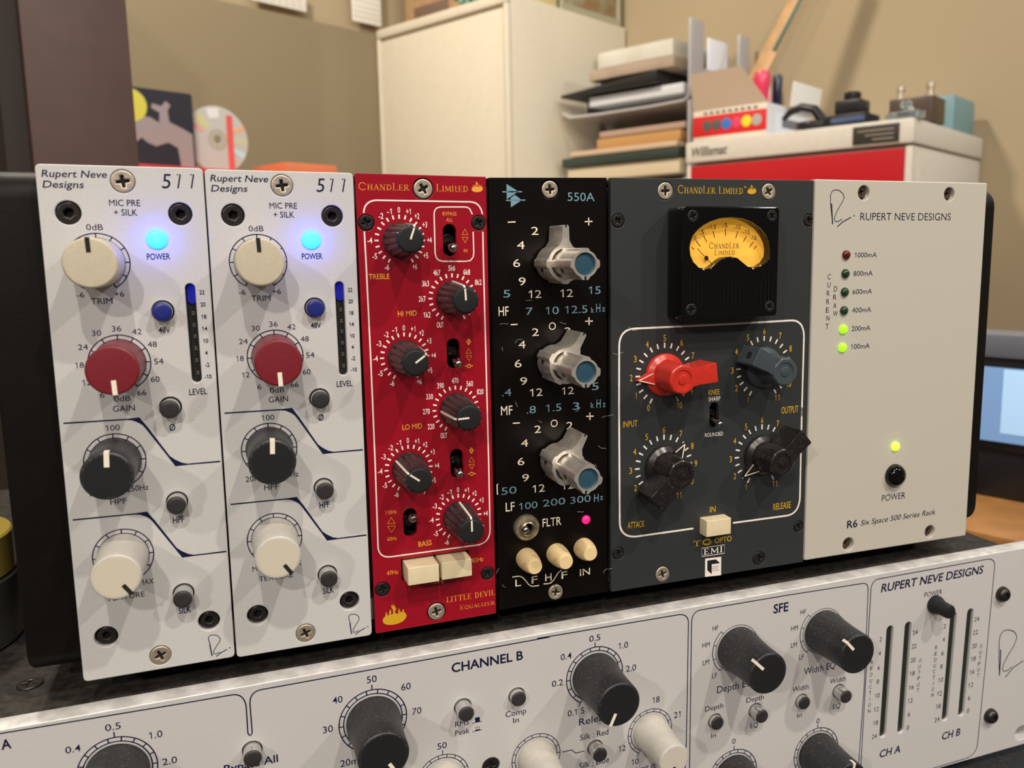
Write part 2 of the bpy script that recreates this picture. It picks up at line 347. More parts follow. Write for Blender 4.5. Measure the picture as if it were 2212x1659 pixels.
def signature(ink, C, o, k, w):
    loop = [(0, 0.94), (-.02, .60), (-.07, .30), (-.04, .12), (.10, .01), (.30, .0), (.48, .10), (.56, .24), (.50, .42), (.34, .68), (.22, .90), (.22, 1.02), (.30, 1.05), (.42, 1.01), (.54, .93)]
    def f(p): return (o[0] + p[0] * k, o[1] + p[1] * k)
    def cat(pts, n=5):
        out = []; P = [np.array(p) for p in pts]; P = [P[0]] + P + [P[-1]]
        for i in range(1, len(P) - 2):
            for j in range(n):
                t = j / n; out.append(tuple(.5 * (2 * P[i] + (P[i + 1] - P[i - 1]) * t + (2 * P[i - 1] - 5 * P[i] + 4 * P[i + 1] - P[i + 2]) * t * t + (3 * P[i] - P[i - 1] - 3 * P[i + 1] + P[i + 2]) * t ** 3)))
        return out + [tuple(P[-2])]
    ink.line(C, [f(p) for p in cat(loop)], w)
    ink.line(C, [f((-.03, .45)), f((.0, .75)), f((.06, 1.06))], w * 1.7)
    ink.line(C, [f((.24, 1.18)), f((.40, 1.05)), f((.60, .93)), f((.76, .82))], w * 1.4)
    c = ink.m.L(C(*f((.90, .78)))); ink.poly(circle(c, w * 0.9, 10))
# ---------------------------------------------------------------- reusable parts
CACHE = {}
def cached(key, fn):
    if key not in CACHE: CACHE[key] = fn()
    return CACHE[key]
def cross_pts(a, w):           # outline of a cross-head recess
    w = w / 2; return [(w, w), (w * .8, a), (-w * .8, a), (-w, w), (-a, w * .8), (-a, -w * .8), (-w, -w), (-w * .8, -a), (w * .8, -a), (w, -w), (a, -w * .8), (a, w * .8)]
def cross_screw(mod, c, r, m, rot=0.0, h=0.35, parent=None, label=None):
    def head():
        return plate('screw', circle((0, 0), r), [cross_pts(r * 0.56, r * 0.30)], -1.0, 0, m, bevel=min(.28, r * .12))
    def pit():
        g = G().box(-r * .7, r * .7, -r * .7, r * .7, -.95, -.75); return g.mesh('pit', M_VOID)
    o = mod.add('screw', cached(('cs', round(r, 2), m.name), head), (c[0], c[1], h), math.radians(rot), parent, label)
    if not parent or parent.parent is None or True:
        lvl = 0; p = o
        while p.parent: p = p.parent; lvl += 1
        if lvl <= 2: obj('cross_recess', cached(('cp', round(r, 2)), pit), o)
        if lvl == 1: pass
    return o
def hex_screw(mod, c, r, h=-0.5, label='black hex socket screw', proud=0):
    def head(): return plate('screw', circle((0, 0), r), [[(r * .46 * math.sin(PI / 3 * i), r * .46 * math.cos(PI / 3 * i)) for i in range(6)]], -2.0, proud, M_DARKM, bevel=.35)
    def pit(): return G().lathe([(r * .6, -1.9), (r * .6, -1.6)], 12).mesh('pit', M_VOID)
    o = mod.add('screw', cached(('hx', round(r, 2), proud), head), (c[0], c[1], h), 0.2, None, label)
    obj('hex_recess', cached(('hp', round(r, 2)), pit), o); return o
def backing(mod, parent, items, z=-2.4, h=0):
    return obj('hole_backing', G().box(1, 37, 1, 132, z - .5, z).mesh('hole_backing', M_VOID), parent)
def smooth_knob(mod, c, rb, rt, h, m, mcap, mline, ang, label, lw=1.0, ll=3.2, collar=True):
    key = ('sk', rb, rt, round(h, 1), m.name)
    def body():
        p = [(rb, 0.3), (rb, h * .17), (rb * .965, h * .2)] if collar else [(rb, 0.3), (rb * .99, h * .3)]
        p += [(rt + (rb * .965 - rt) * .25, h * .6), (rt + .12, h - .7), (rt - .02, h - .3), (rt - .35, h - .05), (rt - .8, h)]
        return G().lathe(p, 56).mesh('knob', m, ang=28)
    def cap(): return G().lathe([(rt - .75, h - .1), (rt - .75, h + .03)], 48).mesh('cap', mcap)
    k = mod.add('knob', cached(key, body), (c[0], c[1], 0), -math.radians(ang), None, label)
    if mcap is not m: obj('cap', cached(key + ('c', mcap.name), cap), k)
    def ptr():
        g = G().box(-lw / 2, lw / 2, rt - ll, rt + .06, h - .5, h + .09); g.box(-lw / 2, lw / 2, rt - .6, rt + .14, h - 2.2, h - .15); return g.mesh('pointer', mline)
    obj('pointer', cached(key + ('p', lw, ll, mline.name), ptr), k)
    return k
def push_button(mod, c, r, h, mface, label, rs=None, sleeve=True):
    key = ('pb', round(r, 2), round(h, 1), mface.name)
    def body(): return G().lathe([(r, -2.2), (r, h - .55), (r - .12, h - .25), (r - .35, h - .12), (r - .5, h - .1)], 32).mesh('button', M_CHROME if sleeve else mface)
    def face(): return G().lathe([(r - .02, h - .5), (r - .12, h - .12), (r - .4, h + .05), (r * .5, h + .12), (.02, h + .14)], 32).mesh('button_face', mface, ang=50)
    b = mod.add('button', cached(key, body), (c[0], c[1], 0), 0, None, label)
    obj('button_face', cached(key + (1,), face), b); return b
def led(mod, c, r, m, label, h=.9, name='indicator_light'):
    def dome(): return G().lathe([(r, -1.5), (r, .1)] + [(r * math.cos(t * PI / 16), .1 + h * math.sin(t * PI / 16)) for t in range(1, 8)] + [(.02, .1 + h)], 28).mesh(name, m, ang=60)
    return mod.add(name, cached(('led', round(r, 2), m.name, h), dome), (c[0], c[1], 0), 0, None, label)
def rect_button(mod, C, front, h, m, label, name='button'):
    P = [mod.L(C(*p), h) for p in front]; x0 = (P[0][0] + P[3][0]) / 2; x1 = (P[1][0] + P[2][0]) / 2; y1 = (P[0][1] + P[1][1]) / 2; y0 = (P[2][1] + P[3][1]) / 2
    cx, cy = (x0 + x1) / 2, (y0 + y1) / 2; a, b = (x1 - x0) / 2, (y1 - y0) / 2
    g = G(); v = []
    for z, k in ((-2.5, .12), (h, 0)):
        v += [(-a - k, -b - k, z), (a + k, -b - k, z), (a + k, b + k, z), (-a - k, b + k, z)]
    g.add(v, [(3, 2, 1, 0), (4, 5, 6, 7), (0, 1, 5, 4), (1, 2, 6, 5), (2, 3, 7, 6), (3, 0, 4, 7)])
    me = bevelled(g.mesh(name, m), .3, 3)
    return mod.add(name, me, (cx, cy, 0), 0, None, label), (x0, x1, y0, y1)
def panel_outline(mod, corners, r):
    return roundpoly([tuple(mod.L(p)) for p in corners], r)
def scale_ring(ink, c, ro, ri, ticks, w, a0=-150, a1=150, closed=True):
    ink.arc(c, ro, a0, a1, w); ink.arc(c, ri, a0, a1, w)
    for a in ticks: ink.tick(c, ri - w / 2, ro, a, w)

# ================================================================ upper rack modules
UP = lambda z: Plane((0, 0, z), (1, 0, 0), (0, 1, 0))
P511 = UP(0.0); PRED = UP(0.55); PBLK = UP(1.21); POPT = UP(-0.36); PR6 = UP(-1.27)
PITCH = 38.1
M_BLUELED = mat('blue_lamp', (0.1, 0.5, 0.9), 0.4, emit=(0.02, 0.50, 1.0), es=1.35)
def preamp():
    mod = Mod('preamp_module', P511, PITCH, 133.35)
    B, D, Fc, K = crop(430, 340, 5.53), crop(440, 600, 5.53), crop(460, 860, 5.53), crop(480, 1130, 5.53)
    L = lambda C, *p: mod.L(C(*p))
    out = panel_outline(mod, [(441, 365), (762.7, 373.5), (803.7, 1372), (511.6, 1421)], 1.3)
    hexs = [(L(B, 405, 688), 2.9), (L(B, 1592, 700), 2.85), (L(K, 425, 1100), 2.85), (L(K, 1523, 930), 2.8)]
    btn = [(L(D, 1328, 358), 2.75), (L(D, 1385, 1440), 2.75), (L(Fc, 1322, 1068), 2.7), (L(K, 1258, 612), 2.7)]
    s0, s1 = L(D, 1622, 100), L(D, 1672, 1115)
    scr = [(L(B, 990, 335), 2.75), (L(K, 997, 1315), 2.6)]
    holes = [circle(c, r) for c, r in hexs + btn] + [slotpts(s0, s1, 1.22)] + [circle(c, r + .12) for c, r in scr]
    fp = obj('front_panel', plate('front_panel', out, holes, -3.2, 0, M_WHITE, .25), mod.e)
    backing(mod, fp, [(c, r + .3) for c, r in hexs + btn + scr], -3.25)
    for (c, r), a in zip(hexs, (0, 1, 2, 3)): hex_screw(mod, c, r - .45 if a > 1 else r - .2, -.9 if a > 1 else -.45)
    for (c, r), a in zip(scr, (8, 22)): cross_screw(mod, c, r, M_SCREW, a, .12, label='nickel cross-head screw')
    # level meter: dark window in a slot with eight segments
    lm = mod.add('level_meter', G().box(min(s0[0], s1[0]) - 2, max(s0[0], s1[0]) + 2, s1[1] - 2, s0[1] + 2, -3.0, -2.2).mesh('level_meter', M_VOID), label='dark slot level meter')
    for p in ((1625, 112), (1632, 245), (1637, 380), (1645, 515), (1652, 640), (1658, 775), (1663, 910), (1672, 1050)):
        q = mod.L(D(*p), -2.0); obj('segment', cached('seg', lambda: plate('segment', rrect(-.30, .30, -.5, .5, .1), [rrect(-.13, .13, -.3, .3, .05)], -.1, .1, mat('unlit_segment', (.16, .15, .13), .4))), lm, (q[0], q[1], -2.0))
    q = mod.L(D(1624, 112), -1.9); obj('lit_segment', plate('lit', slotpts((0, -2.6), (0, .1), 1.15, 8), [], -.1, .1, mat('deep_blue_lit_segment', (.005, .006, .05), .4, emit=(.004, .008, .45), es=.55), 0), lm, (q[0], q[1], -1.9), label='deep blue lit top of the level meter')
    nav = Ink(mod, M_NAVY)
    t = lambda *a, **k: nav.t(*a, **k)
    t(B, 'Rupert Neve', 135, 828, 252, 78, .008, .18); t(B, 'Designs', 142, 580, 370, 78, .008, .18); t(B, '5', 1400, 1503, 332, 160, .0, .16)
    for xx in (1570, 1712): nav.line(B, [(xx - 5, 262), (xx + 30, 256), (xx + 4, 412)], .34)
    t(B, 'MIC PRE', 842, 1170, 577, 70, .006); t(B, '+ SILK', 890, 1138, 684, 70, .006); t(B, '0dB', 592, 770, 850, 66); t(B, 'POWER', 1228, 1474, 1180, 68, .012)
    t(D, '-6', 415, 500, 173, 60); t(D, '+6', 820, 922, 163, 60); t(D, 'TRIM', 568, 798, 243, 68)
    for s, x, y, w in (('36', 833, 553, 100), ('30', 620, 603, 100), ('42', 1047, 587, 100), ('24', 473, 760, 105), ('48', 1207, 730, 98), ('18', 433, 963, 92), ('54', 1272, 922, 98), ('12', 503, 1160, 92), ('60', 1230, 1123, 95), ('6', 665, 1300, 46), ('66', 1085, 1275, 98)):
        t(D, s, x - w / 2, x + w / 2, y, 62)
    t(D, '0dB', 790, 963, 1340, 62); t(D, 'GAIN', 775, 1008, 1450, 68); t(D, '48V', 1278, 1402, 568, 66, .015)
    for s, x, y in (('22', 1748, 145), ('20', 1755, 282), ('18', 1763, 420), ('14', 1768, 555), ('10', 1776, 692), ('4', 1780, 828), ('-2', 1787, 963), ('-10', 1793, 1096)):
        w = {1: 28, 2: 54, 3: 74}[len(s)] - (8 if s == '-2' else 0); t(D, s, x - w / 2, x + w / 2, y, 46, .02)
    t(D, 'LEVEL', 1588, 1778, 1265, 66, .012)
    t(Fc, '100', 583, 733, 232, 64); t(Fc, '20Hz', 390, 600, 960, 64); t(Fc, '250Hz', 795, 1022, 912, 62); t(Fc, 'HPF', 612, 785, 1062, 64); t(Fc, 'Ø', 1258, 1322, 230, 74, .012)
    t(Fc, 'HPF', 1272, 1393, 1272, 68, .015); t(K, 'MIN', 360, 500, 540, 60); t(K, 'MAX', 790, 945, 478, 60); t(K, 'TEXTURE', 440, 848, 642, 60); t(K, 'SILK', 1203, 1335, 802, 68, .015)
    rings = {'trim': [B(*p) for p in ((700, 915), (353, 1240), (1055, 1245), (515, 965), (860, 965), (400, 1090), (990, 1090), (425, 1415), (1010, 1415))],
      'gain': [D(*p) for p in ((845, 620), (675, 680), (1010, 665), (555, 800), (1130, 770), (515, 955), (1190, 930), (580, 1115), (705, 1225))],
      'hpf': [Fc(*p) for p in ((335, 630), (375, 480), (490, 350), (660, 292), (830, 335), (950, 430), (1010, 580), (395, 790))],
      'tex': [K(*p) for p in ((945, 145), (290, 210), (335, 75), (360, 360), (945, 260))] + [Fc(*p) for p in ((740, 1368), (560, 1440), (880, 1400), (1000, 1500))]}
    kn = {}
    for k, pts in rings.items():
        c, r = mod.circ(pts); kn[k] = c
        scale_ring(nav, c, 7.24, 6.1, range(-150, 151, 30), .27)
    curve = [(138, 171), (810, 130), (943, 116), (1030, 228), (1255, 552), (1310, 592), (1380, 628), (1440, 640), (1790, 608), (1790, 625), (1460, 652), (1313, 668), (1240, 565), (1005, 240), (975, 205), (930, 175), (870, 150), (810, 145), (138, 188)]
    A = [L(Fc, *p) for p in curve]; d = L(Fc, 210, 1268) - L(Fc, 138, 178)
    nav.shape([tuple(p) for p in A]); nav.shape([tuple(p + d) for p in A])
    signature(nav, K, (1545, 1086 - 0), 238, .20) if False else None
    S_ = lambda a, b: K(a, b)
    loop = [(1530, 1195), (1512, 1140), (1512, 1110), (1535, 1090), (1575, 1086), (1615, 1100), (1637, 1130), (1628, 1165), (1600, 1208), (1572, 1255), (1560, 1290), (1570, 1303), (1595, 1300), (1632, 1280)]
    nav.line(K, loop, .19); nav.line(K, [(1526, 1190), (1533, 1250), (1547, 1325)], .30); nav.line(K, [(1590, 1333), (1640, 1290), (1710, 1250)], .24); nav.poly(circle(L(K, 1738, 1235), .18, 10))
    nav.build('lettering', fp)
    H = 16.3
    smooth_knob(mod, kn['trim'], 6.15, 5.9, 13.5, M_KCREAM, M_KCREAM, M_VOID, -2, 'cream trim knob', 1.0, 3.4, False)
    smooth_knob(mod, kn['gain'], 6.1, 5.85, H - 1, M_KRED, M_KRED, M_LINE, 178, 'maroon gain knob', 1.1, 3.5, False)
    smooth_knob(mod, kn['hpf'], 6.1, 5.85, H, M_KBLK, M_KCAP, M_LINE, 3, 'charcoal filter knob', 1.2, 3.6, True)
    smooth_knob(mod, kn['tex'], 6.1, 5.75, H, M_KWHT, mat('pale_cream_cap', (.60, .555, .45), .45), M_VOID, 146, 'cream texture knob', 1.0, 3.2, False)
    for (c, r), hh, mm, lb in zip(btn, (2.6, 3.4, 4.2, 4.4), (M_BTNBLUE, M_BTN, M_BTN, M_BTN), ('blue-lit phantom power button', 'phase button', 'filter button', 'silk button')):
        push_button(mod, c, 2.42, hh, mm, lb)
    c = L(B, 1340, 985)
    led(mod, c, 2.55, M_BLUELED, 'glowing blue power light', .9, 'power_light')
    l = bpy.data.lights.new('power_glow', 'POINT'); l.energy = .0032; l.color = (.02, .07, 1.0); l.shadow_soft_size = .0012
    o = bpy.data.objects.new('power_glow', l); COL.objects.link(o); o.parent = mod.e; o.location = Vector((c[0], c[1], 3.0)) * S
    return mod
def copy_tree(o, parent=None):
    c = o.copy(); COL.objects.link(c); c.parent = parent
    for ch in list(o.children): copy_tree(ch, c)
    return c
pre = preamp()
tag(pre.e, 'white preamp module beside the red equalizer, second module from the left', 'audio module', 'white preamp modules')
pre1 = copy_tree(pre.e)
pre1.matrix_world = Matrix.Translation(W3((-PITCH + .1, -.42, 0)) - W3((0, 0, 0))) @ pre.e.matrix_world
tag(pre1, 'white preamp module at the far left of the rack, next to the black cheek', 'audio module', 'white preamp modules')
for ch in pre1.children:       # the left module's blue button stands further out, its phase button too
    if ch.get('label') in ('blue-lit phantom power button',): ch.location.z += .7 * S
    if ch.get('label') in ('phase button', 'silk button'): ch.location.z += .5 * S

# ---------------------------------------------------------------- red equalizer
def fluted_knob(mod, c, h, ang, label):
    key = ('fk', round(h, 1))
    def rf(a, z):
        if z < .6: return 1
        k = a * 14 / (2 * PI); return 1 - .10 * (0.5 + 0.5 * math.cos(2 * PI * k)) ** 2.2
    def body(): return G().lathe([(4.9, .3), (4.95, .5), (4.85, 1.2), (4.55, h * .4), (4.2, h * .75), (3.95, h - .9), (3.8, h - .7), (3.45, h - .62)], 112, rf=rf).mesh('knob', M_KFLU, ang=24)
    def cap(): return G().lathe([(3.55, h - .9), (3.5, h - .35), (3.3, h - .05), (3.0, h)], 48).mesh('cap', M_KCAP, ang=60)
    k = mod.add('knob', cached(key, body), (c[0], c[1], 0), -math.radians(ang), None, label)
    obj('cap', cached(key + (1,), cap), k)
    def ptr():
        g = G().box(-.25, .25, 0, 3.15, h - .1, h + .06)
        pr = [(3.1, h + .05), (3.75, h - .6), (4.1, h - .95), (4.35, h * .75), (4.72, h * .4), (5.0, 1.2)]
        for (ra, za), (rb, zb) in zip(pr, pr[1:]):
            g.add([(-.25, ra, za), (.25, ra, za), (.25, rb, zb), (-.25, rb, zb), (-.25, ra - .5, za), (.25, ra - .5, za), (.25, rb - .5, zb), (-.25, rb - .5, zb)], [(0, 1, 2, 3), (7, 6, 5, 4), (0, 4, 5, 1), (2, 6, 7, 3), (1, 5, 6, 2), (0, 3, 7, 4)])
        return g.mesh('pointer', M_LINE, False)
    obj('pointer', cached(key + (2,), ptr), k); return k
def toggle(mod, base, tipL, tiph, label, r=1.0, parentless=True, z0=-2.5):
    g = G(); a = Vector((base[0], base[1], z0)); b = Vector((tipL[0], tipL[1], tiph)); d = (b - a).normalized()
    g.tube([a, a + (b - a) * .5, a + (b - a) * .85, b, b + d * r * .55, b + d * r * .85], [r * .62, r * .8, r * 1.0, r * 1.05, r * .75, r * .2], 18)
    o = mod.add('toggle_lever', g.mesh('toggle_lever', mat('worn_chrome', (.50, .46, .42), .2, metal=1.0, grain=.5, scale=700), ang=70), label=label)
    g2 = G().lathe([(1.9, -3.0), (1.9, -2.3), (1.5, -2.0), (1.5, -2.7)], 24, (base[0], base[1] ), caps=True)
    obj('lever_bushing', g2.mesh('lever_bushing', M_BLKSCREW), o); return o
def red_eq():
    mod = Mod('equalizer_module', PRED, 2 * PITCH, 133.35)
    R1, R2, R3, R4, R5 = crop(750, 360, 6.9125), crop(780, 560, 6.9125), crop(780, 780, 6.9125), crop(790, 1000, 6.9125), crop(790, 1160, 6.9125)
    L = lambda C, *p: mod.L(C(*p))
    out = panel_outline(mod, [(766.6, 373.7), (1049.5, 381.7), (1071.8, 1325), (811.7, 1369)], .35)
    scr = [(L(R1, 1133, 330), 2.7), (L(R5, 1055, 1112), 2.55)]
    blk = [(L(R1, 285, 837), 2.15), (L(R1, 1962, 840), 2.05), (L(R5, 252, 783), 2.1), (L(R5, 1820, 543), 2.0)]
    slots = [(L(R1, 1528, 960), L(R1, 1535, 1235), 1.95), (L(R2, 1377, 1283), L(R2, 1385, 1530), 1.95), (L(R3, 1428, 1410), L(R4, 1367, 130), 1.95), (L(R4, 663, 775), L(R4, 667, 1010), 1.95)]
    bh = [L(R5, 528, 340), L(R5, 1540, 190), L(R5, 1562, 510), L(R5, 535, 660)]
    bx0, bx1, by0, by1 = bh[0][0], bh[1][0], (bh[2][1] + bh[3][1]) / 2, (bh[0][1] + bh[1][1]) / 2
    holes = [circle(c, r + .35) for c, r in scr] + [circle(c, r + .15) for c, r in blk] + [slotpts(a, b, r) for a, b, r in slots] + [[(bx0, by0), (bx1, by0), (bx1, by1), (bx0, by1)]]
    fp = obj('front_panel', plate('front_panel', out, holes, -1.9, 0, M_RED, .12), mod.e)
    obj('hole_backing', G().box(1, 37, 1, 132, -7.4, -7.0).mesh('hole_backing', M_VOID), fp)
    for (c, r), a in zip(scr, (30, 12)): cross_screw(mod, c, r, M_SCREW, a, .25, label='nickel cross-head screw')
    for (c, r), a in zip(blk, (20, 30, 10, 40)): cross_screw(mod, c, r, M_BLKSCREW, a, .15, label='small black cross-head screw')
    W_ = Ink(mod, M_INKW); Gd = Ink(mod, M_GOLD)
    # frame lines
    def full(C, *p): return C(*p)
    I = lambda x, y: (x, y)
    def arcp(p0, pc, p1, n=8): return [tuple((1 - t) ** 2 * np.array(p0) + 2 * t * (1 - t) * np.array(pc) + t * t * np.array(p1)) for t in [i / n for i in range(n + 1)]]
    top = arcp((785.5, 460), (786.5, 434), (813, 432.5)) + arcp((1016, 436), (1037, 437), (1042, 462.5))
    W_.line(I, top, .42)
    W_.line(I, [(786.9, 500), (790.3, 560), (801, 780), (810.3, 1000)] + arcp((816.5, 1180), (818, 1205), (843, 1202.8)) + [(940, 1189.5)] + arcp((1034, 1176.8), (1059, 1170), (1058.4, 1143)) + [(1055.5, 1000), (1049.8, 780), (1044, 560), (1043, 500.5)], .42)
    box = [R1(*p) for p in [(1868, 712)] + [(1830, 630), (1790, 607), (1750, 602)] + [(1390, 602), (1330, 620), (1300, 670), (1297, 720), (1312, 1290), (1330, 1360), (1370, 1400), (1430, 1413), (1770, 1413), (1840, 1400), (1880, 1350), (1890, 1290), (1880, 972)]]
    W_.line(I, box, .36)
    K1 = [R1(*p) for p in ((770, 745), (860, 760), (945, 795), (683, 758), (600, 795), (530, 850), (477, 925), (445, 1010), (440, 1100), (455, 1195), (495, 1280), (553, 1352), (627, 1405), (968, 1405))]
    K2 = [R2(*p) for p in ((1355, 240), (1270, 253), (1190, 290), (1125, 345), (1075, 418), (1045, 500), (1037, 587), (1052, 675), (1087, 755), (1140, 823), (1212, 873), (1437, 250), (1517, 282), (1585, 330), (1535, 865))]
    K3 = [R2(*p) for p in ((638, 1122), (552, 1137), (470, 1175), (402, 1232), (352, 1305), (322, 1387), (313, 1475), (725, 1130), (808, 1160), (878, 1207), (932, 1273), (978, 1348))] + [R3(*p) for p in ((328, 42), (363, 122), (423, 190), (495, 237))]
    K4 = [R3(*p) for p in ((1405, 395), (1323, 408), (1248, 448), (1183, 505), (1135, 577), (1105, 658), (1095, 742), (1110, 828), (1143, 902), (1197, 965), (1265, 1010), (1490, 400), (1563, 427), (1633, 473), (1685, 537))]
    K5 = [R3(*p) for p in ((702, 1278), (617, 1298), (537, 1340), (470, 1398), (418, 1468), (390, 1552), (380, 1638), (787, 1280), (867, 1303), (937, 1348), (990, 1410), (1025, 1485), (1035, 1567))] + [R4(*p) for p in ((325, 200), (360, 275), (418, 335), (488, 380))]
    K6 = [R4(*p) for p in ((1382, 488), (1300, 508), (1225, 550), (1160, 607), (1112, 678), (1083, 760), (1073, 843), (1085, 923), (1120, 995), (1172, 1055), (1240, 1095), (1462, 490), (1538, 512), (1603, 555), (1655, 612), (1687, 685), (1700, 762))]
    db = [('0', 0, 0), ('-1', -18.5, 1), ('+1', 18.5, 1), ('-2', -37, 1), ('+2', 37, 1), ('-3', -60, 1), ('+3', 59, 1), ('-4', -90, 1), ('+4', 90, 1), ('-5', -121, 1), ('+5', 121, 1), ('-6', -152, 1), ('+6', 152, 1)]
    hi = [('5k6', 0), ('4k7', -31), ('3k3', -61), ('2k7', -90), ('1k2', -121), ('OUT', -153), ('6k8', 31), ('8k2', 61)]
    lo = [('470', 0), ('390', -31), ('330', -61), ('270', -90), ('220', -121), ('OUT', -153), ('560', 31), ('820', 58)]
    for pts, kind, ang, lb in ((K1, db, 20, 'treble knob'), (K2, hi, -3, 'high mid frequency knob'), (K3, db, 55, 'high mid gain knob'), (K4, lo, -92, 'low mid frequency knob'), (K5, db, -53, 'low mid gain knob'), (K6, db, 0, 'bass knob')):
        c, r = mod.circ(pts)
        for i in range(-10, 11): W_.tick(c, r - .58, r + .58, i * 15, .48)
        for q in kind:
            if pts is K1 and q[0] == '-3': continue
            t = math.radians(q[1]); n = len(q[0]); rl = r * (1.32 if n == 3 and kind is not db else 1.285)
            rl += (.35 if kind is not db and abs(q[1]) > 50 and abs(q[1]) < 130 else 0)
            w = {1: .7, 2: 1.35, 3: 2.05}[n]
            W_.at(q[0], c[0] + rl * math.sin(t), c[1] + rl * math.cos(t), w, 1.55, .012)
        fluted_knob(mod, c, 14.8, ang, lb)
    for (a, b, r), tip, hh in zip(slots, (L(R1, 1595, 1225), None, None, None), (6, 6, 6, 6)): pass
    tips = [(R1, 1585, 1215), (R2, 1450, 1560), (R4, 1405, 165), (R4, 705, 825)]
    for (a, b, r), tp, up in zip(slots, tips, (1, 1, 1, 1)):
        cc = (a + b) / 2; tL = mod.L(tp[0](tp[1], tp[2]), 4.5); toggle(mod, (cc[0], cc[1]), tL, 4.5, 'chrome toggle switch', 1.25, z0=-6)
    t = lambda *a, **k: Gd.t(*a, **k)
    Gd.serif(R1, 'CHANDLER', 172, 930, 308, 88, (0, 5)); Gd.serif(R1, 'LIMItED', 1330, 1802, 330, 90, (0,)); flame(Gd, R1, 1940, 335, 172)
    t(R1, 'BYPASS', 1423, 1632, 703, 55, .0); t(R1, 'ALL', 1480, 1572, 793, 55, .0); t(R1, 'IN', 1740, 1793, 1255, 52, .0)
    tri = lambda C, pts: Gd.line(C, pts, .24, True)
    tri(R1, [(1757, 935), (1712, 1017), (1800, 1017)]); tri(R1, [(1715, 1055), (1801, 1055), (1762, 1135)])
    tri(R2, [(1605, 1335), (1568, 1405), (1650, 1405)]); tri(R2, [(1570, 1442), (1652, 1442), (1612, 1515)])
    tri(R3, [(1647, 1435), (1608, 1505), (1690, 1500)]); tri(R3, [(1610, 1543), (1693, 1538), (1655, 1610)])
    tri(R4, [(380, 812), (325, 905), (437, 905)]); tri(R4, [(326, 945), (442, 942), (388, 1040)])
    for C, x, y in ((R2, 1605, 1233), (R3, 1647, 1335)):
        Gd.line(C, [(x + 14 * math.sin(k * PI / 8), y + 40 * math.cos(k * PI / 8)) for k in range(16)], .3, True); Gd.line(C, [(x - 38, y), (x - 16, y)], .25); Gd.line(C, [(x + 16, y), (x + 38, y)], .25)
    for C, x, y in ((R2, 1610, 1593), (R4, 1583, 162)):
        Gd.line(C, [(x + 26 * math.sin(k * PI / 8), y + 24 * math.cos(k * PI / 8)) for k in range(16)], .3, True); Gd.line(C, [(x - 60, y + 3), (x - 26, y)], .3); Gd.line(C, [(x + 26, y), (x + 60, y - 4)], .3)
    t(R2, 'TREBLE', 115, 425, 257, 78, .012); t(R2, 'HI MID', 548, 832, 808, 76, .012); t(R3, 'LO MID', 615, 912, 978, 76, .012); t(R4, 'BASS', 785, 985, 1200, 76, .012)
    t(R4, '110Hz', 288, 462, 735, 58, .0); t(R4, '60Hz', 322, 462, 1130, 56, .0); t(R5, '47Hz', 312, 485, 530, 60, .008); t(R5, '82Hz', 1590, 1755, 338, 62, .0); t(R5, '150Hz', 968, 1165, 668, 48, .0)
    Gd.serif(R5, 'LITTLE DEVIL', 1210, 1930, 880, 84); Gd.serif(R5, 'EQUALIZER', 1410, 1930, 1020, 50, (0,), 1.15); 
    Gd.build('gold_lettering', fp, 'gold print'); W_.build('white_lettering', fp, 'white print')
    Fl = Ink(mod, M_GOLD2); flame(Fl, R5, 430, 1215, 366); Fl.build('flame_emblem', fp)
    h = mod.height(L(R5, 552, 372), R5(625, 475)); h = min(max(h, 4), 9)
    rect_button(mod, R5, [(623, 474), (1095, 403), (1100, 662), (642, 732)], h, M_IVORY, 'cream 47 Hz button, pressed less')
    rect_button(mod, R5, [(1137, 392), (1586, 322), (1588, 582), (1138, 645)], h - .4, M_IVORY, 'cream 82 Hz button with a worn corner')
    tag(mod.e, 'red equalizer module with six fluted black knobs and gold lettering', 'audio module')
red_eq()

